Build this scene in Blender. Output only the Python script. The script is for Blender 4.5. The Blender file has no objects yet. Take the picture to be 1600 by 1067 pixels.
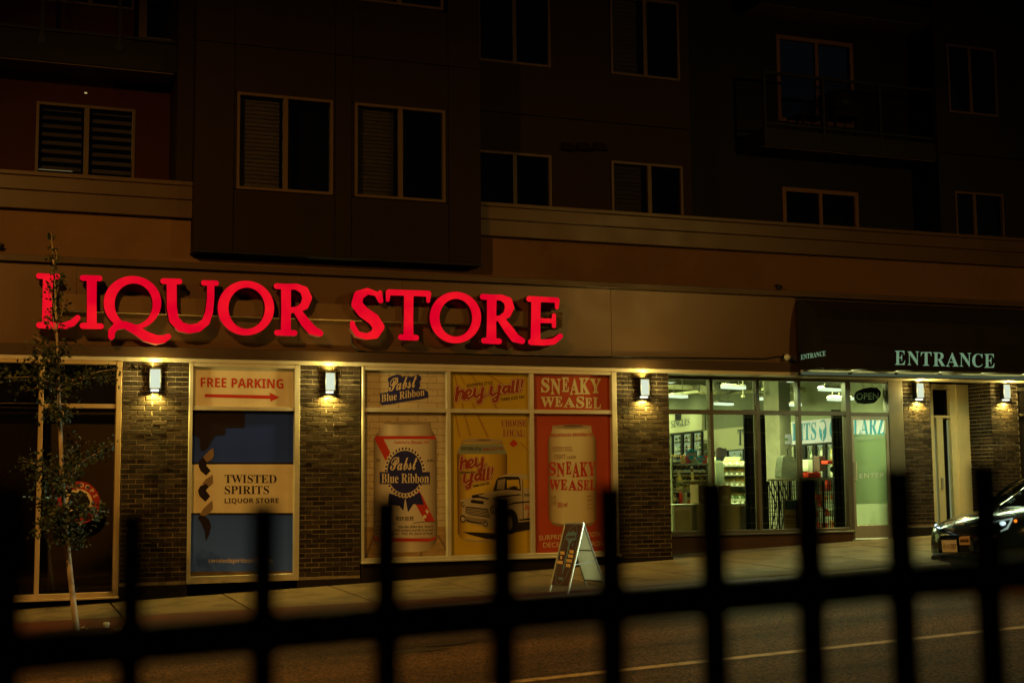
import bpy, math, random
import numpy as np
from mathutils import Vector, Matrix
from mathutils.geometry import tessellate_polygon
from mathutils.bvhtree import BVHTree

random.seed(7)
rnd = random.Random(11)
scene = bpy.context.scene
col = scene.collection

# ------------------------------------------------------------------ camera
F_PX, W_PX, H_PX = 2133.0, 1600.0, 1067.0
CAM = Vector((0.0, -19.6, 1.65))
_yaw, _pit, _rol = math.radians(20.9), math.radians(5.88), math.radians(-0.553)
FWD = Vector((math.sin(_yaw)*math.cos(_pit), math.cos(_yaw)*math.cos(_pit), math.sin(_pit)))
_r = Vector((math.cos(_yaw), -math.sin(_yaw), 0)); _u = _r.cross(FWD)
RGT = _r*math.cos(_rol) + _u*math.sin(_rol)
UPV = -_r*math.sin(_rol) + _u*math.cos(_rol)
cam_d = bpy.data.cameras.new('camera')
cam_d.sensor_width = 36.0
cam_d.lens = 36.0*F_PX/W_PX
cam_d.clip_start, cam_d.clip_end = 0.05, 2000
cam_d.dof.use_dof = True
cam_d.dof.focus_distance = 20.8
cam_d.dof.aperture_fstop = 2.1
cam_d.dof.aperture_blades = 7
cam = bpy.data.objects.new('camera', cam_d)
cam.matrix_world = Matrix(((RGT.x, UPV.x, -FWD.x, CAM.x), (RGT.y, UPV.y, -FWD.y, CAM.y),
                           (RGT.z, UPV.z, -FWD.z, CAM.z), (0, 0, 0, 1)))
col.objects.link(cam)
scene.camera = cam

# ------------------------------------------------------------------ night sky, exposure
world = bpy.data.worlds.new('World'); scene.world = world
world.use_nodes = True
_n = world.node_tree.nodes; _l = world.node_tree.links
_n.clear()
_sky = _n.new('ShaderNodeTexSky'); _sky.sky_type = 'NISHITA'; _sky.sun_disc = False
_sky.sun_elevation = math.radians(-4.0); _sky.sun_rotation = math.radians(200)
_bg = _n.new('ShaderNodeBackground'); _bg.inputs['Strength'].default_value = 0.10
_ow = _n.new('ShaderNodeOutputWorld')
_l.new(_sky.outputs[0], _bg.inputs[0]); _l.new(_bg.outputs[0], _ow.inputs[0])
scene.view_settings.view_transform = 'Standard'
scene.view_settings.look = 'None'
scene.view_settings.exposure = 0.0
scene.view_settings.gamma = 1.0
scene.view_settings.use_curve_mapping = False
scene.cycles.use_denoising = True
scene.cycles.sample_clamp_indirect = 4.0
scene.cycles.max_bounces = 8
scene.cycles.transparent_max_bounces = 16
scene.cycles.caustics_reflective = False
scene.cycles.caustics_refractive = False

SODIUM = (1.0, 0.49, 0.085)      # street lamps
SCONCE = (1.0, 0.77, 0.15)      # wall lamps
TUBE = (0.89, 1.0, 0.47)        # ceiling tubes in the shop

# ------------------------------------------------------------------ pixels to planes
def ray(x, y):
    return (RGT*(x-800.0) + UPV*(533.5-y) + FWD*F_PX)
class Pl:
    """a vertical plane standing in the scene; at() finds the point of it seen at a pixel"""
    def __init__(s, p, n):
        s.p = Vector(p); s.n = Vector(n).normalized()
    def at(s, x, y, off=0.0):
        d = ray(x, y); p = s.p + s.n*off
        t = (p-CAM).dot(s.n)/d.dot(s.n)
        return CAM + d*t
def Yp(Y): return Pl((0, Y, 0), (0, -1, 0))
def at(x, y, Y=0.0): return Yp(Y).at(x, y)
def gz(X, Y=0.0): return 0.015 + 0.0385*X + 0.015*Y        # pavement height
def road_z(X, Y): return 0.015 + 0.0385*X - 0.20
def on_ground(x, y, off=0.0):
    d = ray(x, y)
    t = (0.015+off+0.015*CAM.y-CAM.z)/(d.z-0.0385*d.x-0.015*d.y)
    return CAM + d*t

# ------------------------------------------------------------------ materials
_mats = {}
def mat(name, color, rough=0.6, metal=0.0, emit=None, estr=0.0, var=0.0, vscale=6.0, bump=0.0, bscale=40.0,
        coat=0.0, spec=None, rand=0.0, stretch=None, dirt=None, dscale=1.5):
    """principled material; var = colour mottling, rand = change from object to object, dirt = stain colour"""
    if name in _mats: return _mats[name]
    m = bpy.data.materials.new(name); m.use_nodes = True
    nt = m.node_tree; N = nt.nodes; L = nt.links
    b = N['Principled BSDF']
    c4 = (*color, 1.0)
    b.inputs['Base Color'].default_value = c4
    b.inputs['Roughness'].default_value = rough
    b.inputs['Metallic'].default_value = metal
    if spec is None and not coat and metal == 0: spec = 0.2 if max(color) > 0.03 else 0.08
    if spec is not None: b.inputs['Specular IOR Level'].default_value = spec
    if coat: b.inputs['Coat Weight'].default_value = coat; b.inputs['Coat Roughness'].default_value = 0.05
    if emit is not None:
        b.inputs['Emission Color'].default_value = (*emit, 1); b.inputs['Emission Strength'].default_value = estr
    tc = None
    if var or bump or dirt:
        tc = N.new('ShaderNodeTexCoord'); vec = tc.outputs['Object']
        if stretch:
            mp = N.new('ShaderNodeMapping'); mp.inputs['Scale'].default_value = stretch
            L.new(vec, mp.inputs[0]); vec = mp.outputs[0]
    csock = None
    if var:
        nz = N.new('ShaderNodeTexNoise'); nz.inputs['Scale'].default_value = vscale; nz.inputs['Detail'].default_value = 6
        L.new(vec, nz.inputs['Vector'])
        mr = N.new('ShaderNodeMapRange'); mr.inputs['From Min'].default_value = 0.25; mr.inputs['From Max'].default_value = 0.75
        mr.inputs['To Min'].default_value = 1-var; mr.inputs['To Max'].default_value = 1+var
        L.new(nz.outputs['Fac'], mr.inputs['Value'])
        hs = N.new('ShaderNodeHueSaturation'); hs.inputs['Color'].default_value = c4
        L.new(mr.outputs[0], hs.inputs['Value']); csock = hs.outputs[0]
        mr2 = N.new('ShaderNodeMapRange'); mr2.inputs['To Min'].default_value = max(0.02, rough-0.12); mr2.inputs['To Max'].default_value = min(1, rough+0.12)
        L.new(nz.outputs['Fac'], mr2.inputs['Value']); L.new(mr2.outputs[0], b.inputs['Roughness'])
    if dirt:
        nd = N.new('ShaderNodeTexNoise'); nd.inputs['Scale'].default_value = dscale; nd.inputs['Detail'].default_value = 9; nd.inputs['Roughness'].default_value = 0.65
        L.new(tc.outputs['Object'], nd.inputs['Vector'])
        rp = N.new('ShaderNodeValToRGB'); rp.color_ramp.elements[0].position = 0.48; rp.color_ramp.elements[1].position = 0.68
        L.new(nd.outputs['Fac'], rp.inputs[0])
        mx = N.new('ShaderNodeMixRGB'); mx.inputs[2].default_value = (*dirt, 1); mx.inputs[1].default_value = c4
        if csock: L.new(csock, mx.inputs[1])
        L.new(rp.outputs[0], mx.inputs[0]); csock = mx.outputs[0]
    if rand:
        oi = N.new('ShaderNodeObjectInfo')
        mr = N.new('ShaderNodeMapRange'); mr.inputs['To Min'].default_value = 1-rand; mr.inputs['To Max'].default_value = 1+rand
        L.new(oi.outputs['Random'], mr.inputs['Value'])
        hs = N.new('ShaderNodeHueSaturation'); hs.inputs['Color'].default_value = c4
        if csock: L.new(csock, hs.inputs['Color'])
        L.new(mr.outputs[0], hs.inputs['Value']); csock = hs.outputs[0]
    if csock: L.new(csock, b.inputs['Base Color'])
    if bump:
        nb = N.new('ShaderNodeTexNoise'); nb.inputs['Scale'].default_value = bscale; nb.inputs['Detail'].default_value = 5
        L.new(vec, nb.inputs['Vector'])
        bp = N.new('ShaderNodeBump'); bp.inputs['Strength'].default_value = bump; bp.inputs['Distance'].default_value = 0.01
        L.new(nb.outputs['Fac'], bp.inputs['Height']); L.new(bp.outputs[0], b.inputs['Normal'])
    _mats[name] = m
    return m
def glow(name, color, strength):
    if name in _mats: return _mats[name]
    m = bpy.data.materials.new(name); m.use_nodes = True
    N = m.node_tree.nodes; N.clear()
    e = N.new('ShaderNodeEmission'); e.inputs[0].default_value = (*color, 1); e.inputs[1].default_value = strength
    o = N.new('ShaderNodeOutputMaterial'); m.node_tree.links.new(e.outputs[0], o.inputs[0])
    _mats[name] = m
    return m
def glass(name, tint=(1, 1, 1), ior=1.45, rough=0.0, dark=None):
    """thin window glass: clear with a mirror film that grows at grazing angles"""
    if name in _mats: return _mats[name]
    m = bpy.data.materials.new(name); m.use_nodes = True
    N = m.node_tree.nodes; L = m.node_tree.links; N.clear()
    t = N.new('ShaderNodeBsdfTransparent'); t.inputs[0].default_value = (*tint, 1)
    g = N.new('ShaderNodeBsdfGlossy'); g.inputs['Roughness'].default_value = rough
    f = N.new('ShaderNodeFresnel'); f.inputs[0].default_value = ior
    x = N.new('ShaderNodeMixShader'); o = N.new('ShaderNodeOutputMaterial')
    L.new(f.outputs[0], x.inputs[0]); L.new(t.outputs[0], x.inputs[1]); L.new(g.outputs[0], x.inputs[2])
    L.new(x.outputs[0], o.inputs[0])
    _mats[name] = m
    return m

M_FASCIA = mat('fascia_panel_paint', (0.098, 0.051, 0.022), 0.34, spec=0.33, var=0.05, vscale=1.2, bump=0.03, bscale=60, dirt=(0.091, 0.047, 0.020), dscale=0.6)
M_BAND = mat('tan_stucco', (0.106, 0.053, 0.022), 0.8, var=0.10, vscale=3, bump=0.25, bscale=90, dirt=(0.084, 0.042, 0.018), dscale=0.7)
M_CORN = mat('cornice_metal', (0.056, 0.031, 0.015), 0.42, spec=0.25, var=0.08, vscale=2, dirt=(0.044, 0.026, 0.013), dscale=0.9)
M_BROWN = mat('brown_trim', (0.045, 0.024, 0.013), 0.5, var=0.12, vscale=3)
M_ALU = mat('aluminium_frame', (0.50, 0.46, 0.36), 0.38, metal=0.25, var=0.08, vscale=4)
M_ALU_D = mat('bronze_frame', (0.105, 0.09, 0.06), 0.4, metal=0.3, var=0.08, vscale=4)
M_MORTAR = mat('mortar', (0.25, 0.21, 0.14), 0.95, var=0.22, vscale=14, bump=0.4, bscale=160)
M_BRICK = mat('dark_brick', (0.030, 0.021, 0.014), 0.78, var=0.35, vscale=30, bump=0.5, bscale=180, rand=0.5)
M_PLINTH = mat('dark_plinth', (0.018, 0.014, 0.010), 0.85, var=0.2, vscale=5, bump=0.3)
M_CHAR = mat('charcoal_panel', (0.0105, 0.0055, 0.004), 0.55, var=0.10, vscale=2.5, bump=0.05, bscale=50)
M_RED_WALL = mat('oxblood_panel', (0.022, 0.003, 0.003), 0.6, var=0.12, vscale=2.5)
M_MAROON = mat('maroon_panel', (0.014, 0.007, 0.005), 0.6, var=0.12, vscale=2.5)
M_BLACK_WALL = mat('black_panel', (0.007, 0.006, 0.005), 0.6, var=0.12, vscale=2.5)
M_VINYL = mat('window_vinyl', (0.062, 0.037, 0.02), 0.45, var=0.06)
M_BLACK = mat('black_metal', (0.012, 0.012, 0.012), 0.45)
M_BLIND = mat('window_blind', (0.42, 0.33, 0.22), 0.7, rand=0.1)
M_ROOMDARK = mat('unlit_room', (0.02, 0.016, 0.013), 0.9)
G_CLEAR = glass('shop_glass', (0.90, 0.96, 0.88), 1.45)
G_UPPER = glass('apartment_glass', (0.55, 0.55, 0.52), 1.5)

# ------------------------------------------------------------------ mesh building
class MB:
    def __init__(s): s.v = []; s.f = []
    def add(s, vs, fs):
        o = len(s.v); s.v += [tuple(v) for v in vs]; s.f += [tuple(i+o for i in f) for f in fs]; return s
    def box(s, x0, x1, y0, y1, z0, z1):
        vs = [(x, y, z) for z in (z0, z1) for y in (y0, y1) for x in (x0, x1)]
        return s.add(vs, [(0, 2, 3, 1), (4, 5, 7, 6), (0, 1, 5, 4), (2, 6, 7, 3), (0, 4, 6, 2), (1, 3, 7, 5)])
    def hexa(s, b, t):            # bottom 4 and top 4 corners, both in ring order
        return s.add(list(b)+list(t), [(3, 2, 1, 0), (4, 5, 6, 7), (0, 1, 5, 4), (1, 2, 6, 5), (2, 3, 7, 6), (3, 0, 4, 7)])
    def tube(s, pts, rad, n=8, cap=True):
        pts = [Vector(p) for p in pts]
        if not isinstance(rad, (list, tuple)): rad = [rad]*len(pts)
        rings = []
        up = Vector((0, 0, 1))
        for i, p in enumerate(pts):
            d = (pts[min(i+1, len(pts)-1)]-pts[max(i-1, 0)]).normalized()
            a = d.cross(up if abs(d.z) < 0.95 else Vector((1, 0, 0))).normalized(); b = d.cross(a)
            rings.append([p + (a*math.cos(2*math.pi*k/n)+b*math.sin(2*math.pi*k/n))*rad[i] for k in range(n)])
        vs = [q for r in rings for q in r]; fs = []
        for i in range(len(pts)-1):
            for k in range(n):
                fs.append((i*n+k, i*n+(k+1) % n, (i+1)*n+(k+1) % n, (i+1)*n+k))
        if cap: fs += [tuple(range(n))[::-1], tuple((len(pts)-1)*n+k for k in range(n))]
        return s.add(vs, fs)
    def lathe(s, prof, c=(0, 0, 0), n=12):
        vs = []; fs = []
        for r, z in prof:
            for k in range(n):
                a = 2*math.pi*k/n; vs.append((c[0]+r*math.cos(a), c[1]+r*math.sin(a), c[2]+z))
        for i in range(len(prof)-1):
            for k in range(n): fs.append((i*n+k, i*n+(k+1) % n, (i+1)*n+(k+1) % n, (i+1)*n+k))
        fs += [tuple(range(n))[::-1], tuple((len(prof)-1)*n+k for k in range(n))]
        return s.add(vs, fs)
    def poly(s, plane, polys, off=0.0):
        """flat printed shape: list of pixel outlines (first outer, then holes)"""
        loops = [[Vector((p[0], p[1], 0)) for p in pl] for pl in polys]
        tris = tessellate_polygon(loops); flat_ = [p for pl in loops for p in pl]
        vs = [plane.at(p.x, p.y, off) for p in flat_]
        out = []
        for t in tris:
            a, b, c = (vs[i] for i in t)
            out.append(t if (b-a).cross(c-a).dot(plane.n) > 0 else (t[0], t[2], t[1]))
        return s.add(vs, out)
    def solid(s, plane, polys, off, depth):
        """the same outline as a solid, front at off, back at off-depth; returns self"""
        s.poly(plane, polys, off); s.poly(plane, polys, off-depth)
        return s.walls(plane, polys, off, depth)
    def walls(s, plane, polys, off, depth):
        for pl in polys:
            fr = [plane.at(p[0], p[1], off) for p in pl]; bk = [p-plane.n*depth for p in fr]
            n = len(pl); s.add(fr+bk, [(i, (i+1) % n, n+(i+1) % n, n+i) for i in range(n)])
        return s
    def mesh(s, name, m=None, smooth=False):
        me = bpy.data.meshes.new(name); me.from_pydata(s.v, [], s.f); me.update()
        if m: me.materials.append(m)
        if smooth: me.polygons.foreach_set('use_smooth', [True]*len(me.polygons))
        return me
    def build(s, name, m, parent=None, smooth=False):
        o = bpy.data.objects.new(name, s.mesh(name, m, smooth)); col.objects.link(o)
        if parent: par(o, parent)
        return o
def wm(o):
    m = o.matrix_basis.copy()
    return wm(o.parent) @ o.matrix_parent_inverse @ m if o.parent else m
def par(o, p):
    o.parent = p; o.matrix_parent_inverse = wm(p).inverted(); return o
def tag(o, label=None, cat=None, group=None, kind=None):
    if label: o['label'] = label
    if cat: o['category'] = cat
    if group: o['group'] = group
    if kind: o['kind'] = kind
    return o
def thing(name, label, cat, loc=(0, 0, 0), group=None):
    o = bpy.data.objects.new(name, None); o.empty_display_size = 0.2; o.location = loc; col.objects.link(o)
    return tag(o, label, cat, group)
def box(name, m, parent, *b):
    return MB().box(*b).build(name, m, parent)
def bevel(o, w=0.004, seg=2):
    md = o.modifiers.new('bevel', 'BEVEL'); md.width = w; md.segments = seg; md.limit_method = 'ANGLE'; return o
def flat(name, m, parent, plane, polys, off=0.0):
    if not isinstance(polys[0][0], (list, tuple)): polys = [polys]
    return MB().poly(plane, polys, off).build(name, m, parent)
def light(name, kind, loc, power, color, parent=None, size=0.1, target=None, size_y=None, cone=None, blend=0.5):
    d = bpy.data.lights.new(name, kind); d.energy = power; d.color = color
    if kind == 'AREA':
        d.shape = 'RECTANGLE'; d.size = size; d.size_y = size_y or size
    else: d.shadow_soft_size = size
    if kind == 'SPOT': d.spot_size = cone; d.spot_blend = blend
    o = bpy.data.objects.new(name, d); col.objects.link(o); o.location = loc
    if target is not None: o.rotation_euler = (Vector(target)-Vector(loc)).to_track_quat('-Z', 'Y').to_euler()
    if parent: par(o, parent)
    return o

# ------------------------------------------------------------------ lettering
def fancy(s, style):
    base = {'serif': 0x1D400, 'serifi': 0x1D468, 'script': 0x1D4D0, 'sans': 0x1D5D4, 'sansi': 0x1D63C, 'mono': 0x1D670}.get(style)
    if not base: return s
    o = ''
    for c in s:
        if 'A' <= c <= 'Z': o += chr(base+ord(c)-65)
        elif 'a' <= c <= 'z': o += chr(base+26+ord(c)-97)
        elif '0' <= c <= '9' and style == 'serif': o += chr(0x1D7CE+ord(c)-48)
        elif '0' <= c <= '9' and style == 'sans': o += chr(0x1D7EC+ord(c)-48)
        else: o += c
    return o
_tc = {}
def glyphs(body, style, offset=0.0):
    k = (body, style, offset)
    if k not in _tc:
        c = bpy.data.curves.new('lettering', 'FONT'); c.body = fancy(body, style); c.offset = offset; c.resolution_u = 3
        o = bpy.data.objects.new('lettering', c); me = bpy.data.meshes.new_from_object(o)
        v = np.array([q.co[:2] for q in me.vertices]); f = [tuple(p.vertices) for p in me.polygons]
        bpy.data.objects.remove(o); bpy.data.curves.remove(c); bpy.data.meshes.remove(me)
        _tc[k] = (v, f)
    return _tc[k]
def text_into(mb, plane, body, p0, p1, h, style='sans', off=0.004, offset=0.0, slant=0.0, cap=0.70, bend=0.0, depth=0.0):
    """writes body between the pixel points p0 and p1 of its baseline with capitals h pixels high"""
    base, _ = glyphs(body, style); v, f = glyphs(body, style, offset)
    x0, x1 = base[:, 0].min(), base[:, 0].max()
    u = (v[:, 0]-x0)/(x1-x0); w = v[:, 1]/cap
    X = p0[0]+(p1[0]-p0[0])*u + slant*h*w
    Y = p0[1]+(p1[1]-p0[1])*u - h*w - bend*(1-(2*u-1)**2)
    pts = [plane.at(a, b, off) for a, b in zip(X, Y)]
    fs = []
    for t in f:
        a, b, c = (pts[i] for i in t[:3])
        fs.append(t if (b-a).cross(c-a).dot(plane.n) > 0 else tuple(reversed(t)))
    mb.add(pts, fs)
    return mb
def text(name, m, parent, plane, body, p0, p1, h, **k):
    return text_into(MB(), plane, body, p0, p1, h, **k).build(name, m, parent)

def contour(strokes, rings=(), step=3.0, pad=6):
    """outline of a union of tapering round-ended strokes and elliptical rings (marching squares)"""
    allp = [(p[0]-r, p[1]-r) for s in strokes for p, r in zip(s[0], s[1])] + [(p[0]+r, p[1]+r) for s in strokes for p, r in zip(s[0], s[1])]
    for (cx, cy, rx, ry, *_i) in rings: allp += [(cx-rx, cy-ry), (cx+rx, cy+ry)]
    a = np.array(allp); x0, y0 = a.min(0)-pad; x1, y1 = a.max(0)+pad
    gx = np.arange(x0, x1, step); gy = np.arange(y0, y1, step); PX, PY = np.meshgrid(gx, gy)
    D = np.full(PX.shape, 1e9)
    for pts, rad in strokes:
        for (a_, b_, ra, rb) in zip(pts[:-1], pts[1:], rad[:-1], rad[1:]):
            ax, ay = a_; dx, dy = b_[0]-ax, b_[1]-ay; q = dx*dx+dy*dy+1e-9
            t = np.clip(((PX-ax)*dx+(PY-ay)*dy)/q, 0, 1)
            D = np.minimum(D, np.hypot(PX-ax-t*dx, PY-ay-t*dy)-(ra+(rb-ra)*t))
    for (cx, cy, rx, ry, ix, iy, jx, jy) in rings:
        o = (np.hypot((PX-cx)/rx, (PY-cy)/ry)-1)*min(rx, ry); i = (np.hypot((PX-ix)/jx, (PY-iy)/jy)-1)*min(jx, jy)
        D = np.minimum(D, np.maximum(o, -i))
    segs = {}
    ny, nx = D.shape
    def pt(e):
        (i, j, v) = e
        if v: a, b = D[j, i], D[j+1, i]; t = a/(a-b); return (gx[i], gy[j]+step*t)
        a, b = D[j, i], D[j, i+1]; t = a/(a-b); return (gx[i]+step*t, gy[j])
    for j in range(ny-1):
        for i in range(nx-1):
            c = (D[j, i] < 0)+2*(D[j, i+1] < 0)+4*(D[j+1, i+1] < 0)+8*(D[j+1, i] < 0)
            if c in (0, 15): continue
            T, R, B, Lf = (i, j, 0), (i+1, j, 1), (i, j+1, 0), (i, j, 1)
            for a_, b_ in {1: [(Lf, T)], 2: [(T, R)], 3: [(Lf, R)], 4: [(R, B)], 5: [(Lf, T), (R, B)], 6: [(T, B)], 7: [(Lf, B)], 8: [(B, Lf)],
                           9: [(B, T)], 10: [(T, R), (B, Lf)], 11: [(B, R)], 12: [(R, Lf)], 13: [(R, T)], 14: [(T, Lf)]}[c]:
                segs.setdefault(a_, []).append(b_)
    loops = []
    while segs:
        s = next(iter(segs)); lp = [s]; cur = s
        while cur in segs:
            nxt = segs[cur].pop()
            if not segs[cur]: del segs[cur]
            if nxt == s: break
            lp.append(nxt); cur = nxt
        if len(lp) > 6: loops.append([pt(e) for e in lp])
    def area(l): return 0.5*sum(l[k][0]*l[(k+1) % len(l)][1]-l[(k+1) % len(l)][0]*l[k][1] for k in range(len(l)))
    loops.sort(key=lambda l: -abs(area(l)))
    return loops
def bars(name, m, parent, plane, p0, p1, h, n, off):
    """a line of print too small to read: n little blocks"""
    mb = MB()
    for i in range(n):
        a, b = i/n, (i+0.78)/n
        xa, xb = p0[0]+(p1[0]-p0[0])*a, p0[0]+(p1[0]-p0[0])*b; y = p0[1]+(p1[1]-p0[1])*(a+b)/2
        mb.poly(plane, [[(xa, y-h), (xb, y-h), (xb, y), (xa, y)]], off)
    return mb.build(name, m, parent)
def islands(strokes, step=4.0):
    """contour() split into outlines that each carry their own holes"""
    lps = contour(strokes, step=step)
    def inside(p, l):
        c = False
        for k in range(len(l)):
            (x1, y1), (x2, y2) = l[k-1], l[k]
            if (y1 > p[1]) != (y2 > p[1]) and p[0] < (x2-x1)*(p[1]-y1)/(y2-y1)+x1: c = not c
        return c
    out = []
    for l in lps:
        for o in out:
            if inside(l[0], o[0]): o.append(l); break
        else: out.append([l])
    return out
def zm(ox, oy, sc):
    """pixels of an enlarged detail (offset, scale) back to pixels of the picture"""
    return lambda *ps: [(ox+x/sc, oy+y/sc) for x, y in ps]
def ell(cx, cy, rx, ry, n=40, a0=0, a1=360):
    return [(cx+rx*math.cos(math.radians(a0+(a1-a0)*k/n)), cy+ry*math.sin(math.radians(a0+(a1-a0)*k/n))) for k in range(n if a1-a0 >= 360 else n+1)]

# ================================================================== SETTING
M_ASPH = None
def asphalt():
    m = bpy.data.materials.new('asphalt'); m.use_nodes = True
    N = m.node_tree.nodes; L = m.node_tree.links; b = N['Principled BSDF']
    tc = N.new('ShaderNodeTexCoord')
    n1 = N.new('ShaderNodeTexNoise'); n1.inputs['Scale'].default_value = 0.7; n1.inputs['Detail'].default_value = 8
    mp = N.new('ShaderNodeMapping'); mp.inputs['Scale'].default_value = (0.25, 1.6, 1)
    L.new(tc.outputs['Object'], mp.inputs[0]); L.new(mp.outputs[0], n1.inputs['Vector'])
    v = N.new('ShaderNodeTexVoronoi'); v.inputs['Scale'].default_value = 48
    L.new(tc.outputs['Object'], v.inputs['Vector'])
    r1 = N.new('ShaderNodeValToRGB'); r1.color_ramp.elements[0].color = (0.026, 0.0155, 0.0075, 1); r1.color_ramp.elements[1].color = (0.100, 0.058, 0.027, 1)
    r1.color_ramp.elements[0].position = 0.3; r1.color_ramp.elements[1].position = 0.7
    L.new(n1.outputs['Fac'], r1.inputs[0])
    r2 = N.new('ShaderNodeValToRGB'); r2.color_ramp.elements[0].color = (0.30, 0.30, 0.30, 1); r2.color_ramp.elements[1].color = (2.6, 2.5, 2.3, 1)
    r2.color_ramp.elements[0].position = 0.2; r2.color_ramp.elements[1].position = 0.95
    L.new(v.outputs['Color'], r2.inputs[0])
    mx = N.new('ShaderNodeMixRGB'); mx.blend_type = 'MULTIPLY'; mx.inputs[0].default_value = 1
    L.new(r1.outputs[0], mx.inputs[1]); L.new(r2.outputs[0], mx.inputs[2]); L.new(mx.outputs[0], b.inputs['Base Color'])
    b.inputs['Roughness'].default_value = 0.7; b.inputs['Specular IOR Level'].default_value = 0.12
    bp = N.new('ShaderNodeBump'); bp.inputs['Strength'].default_value = 0.9; bp.inputs['Distance'].default_value = 0.012
    L.new(v.outputs['Distance'], bp.inputs['Height']); L.new(bp.outputs[0], b.inputs['Normal'])
    return m
M_ASPH = asphalt()
M_CONC = mat('pavement_concrete', (0.15, 0.106, 0.056), 0.8, var=0.16, vscale=5, bump=0.25, bscale=70, rand=0.10, dirt=(0.062, 0.042, 0.022), dscale=1.7)
M_BANDP = mat('red_concrete', (0.10, 0.020, 0.008), 0.75, var=0.25, vscale=7, bump=0.3, bscale=60, rand=0.12, dirt=(0.06, 0.014, 0.007), dscale=1.4)  # reddish concrete for the paving band beside the kerb
M_KERB = mat('kerb_concrete', (0.24, 0.21, 0.17), 0.8, var=0.2, vscale=5, bump=0.3)

def sloped(mb, x0, x1, y0, y1, zf, thick):
    b = [(x0, y0), (x1, y0), (x1, y1), (x0, y1)]
    return mb.hexa([(x, y, zf(x, y)-thick) for x, y in b], [(x, y, zf(x, y)) for x, y in b])
XL, XR = -16.0, 34.0
g = MB(); g.add([(-300, -300, -14.5), (300, -300, 8.6), (300, 300, 8.6), (-300, 300, -14.5)], [(0, 1, 2, 3)])
_g = g.build('ground', M_ASPH); tag(_g, kind='structure'); _g.location.z = -0.4
rd = MB(); KY = -3.5
sloped(rd, XL, XR, -16.2, KY-0.15, road_z, 0.3)
road = tag(rd.build('road', M_ASPH), kind='structure')
sw = tag(sloped(MB(), XL, XR, KY-0.001, 0.9, lambda x, y: gz(x, y)-0.07, 0.3).build('sidewalk', M_KERB), kind='structure')
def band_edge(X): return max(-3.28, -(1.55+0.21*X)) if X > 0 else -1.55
x = -4.5
while x < 22:
    w = 1.52
    for (ya, yb) in (('e', -0.012),):
        a = [(x+0.014, band_edge(x)+0.012), (x+w-0.014, band_edge(x+w)+0.012), (x+w-0.014, -0.008), (x+0.014, -0.008)]
        MB().hexa([(p, q, gz(p, q)-0.09) for p, q in a], [(p, q, gz(p, q)-rnd.uniform(0, 0.003)) for p, q in a]).build('slab', M_CONC, sw)
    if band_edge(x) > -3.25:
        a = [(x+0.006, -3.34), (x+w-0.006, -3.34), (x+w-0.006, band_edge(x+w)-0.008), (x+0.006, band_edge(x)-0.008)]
        MB().hexa([(p, q, gz(p, q)-0.09) for p, q in a], [(p, q, gz(p, q)-0.004) for p, q in a]).build('red_slab', M_BANDP, sw)
    x += w
x = -4.5
while x < 22:
    k = sloped(MB(), x+0.004, x+2.996, KY-0.15, -3.35, lambda p, q: gz(p, q)+0.002, 0.32).build('kerb_stone', M_KERB, sw)
    bevel(k, 0.02, 2)
    x += 3
# slabs inside the entrance recess
x = 10.15
while x < 20:
    a = [(x+0.005, 0.0), (x+1.5, 0.0), (x+1.5, 0.80), (x+0.005, 0.80)]
    MB().hexa([(p, q, gz(p, q)-0.09) for p, q in a], [(p, q, gz(p, q)-0.001) for p, q in a]).build('slab', M_CONC, sw)
    x += 1.51
M_LINE = mat('yellow_road_paint', (0.44, 0.33, 0.17), 0.6, var=0.3, vscale=40, bump=0.4, bscale=90, dirt=(0.16, 0.12, 0.05), dscale=9)
ln = MB()
for i in range(24):
    x0 = -9+i*1.0
    if x0 > 9.0: break
    b = [(x0, -8.69), (x0+1.0, -8.69), (x0+1.0, -8.55), (x0, -8.55)]
    ln.add([(p, q, road_z(p, q)+0.004) for p, q in b], [(0, 1, 2, 3)])
ln.build('centre_line', M_LINE, road)
# dark tar patch on the near lane
M_TAR = mat('tar_patch', (0.012, 0.011, 0.010), 0.35, var=0.2)
tp = MB()
c0 = on_ground(660, 1030, -0.20)
for s_, rx, ry in ((0, 0.42, 0.10), (1, 0.16, 0.16), (2, 0.30, 0.06)):
    cx = c0.x+(-0.1, 0.05, 0.35)[s_]; cy = c0.y+(0, 0, 0.22)[s_]
    ps = [(cx+rx*math.cos(t*math.pi/8)*(0.8+0.3*rnd.random()), cy+ry*math.sin(t*math.pi/8)*(0.7+0.5*rnd.random())) for t in range(16)]
    tp.add([(p, q, road_z(p, q)+0.004+0.002*s_) for p, q in ps], [tuple(range(16))])
tp.build('tar_patch', M_TAR, road)
# own side of the street: kerb and pavement under the fence
near = tag(sloped(MB(), XL, XR, -26, -16.2, lambda p, q: road_z(p, q)+0.15, 0.5).build('near_sidewalk', M_CONC), kind='structure')

# ================================================================== APARTMENT BUILDING
bld = thing('apartment_building', 'dark panelled apartment building with tan band and cornice above the shop row', 'building', (5, 1, 0))
X0B, X1B = -5.0, 24.0
bx = lambda name, m, *b: box(name, m, bld, *b)
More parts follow.
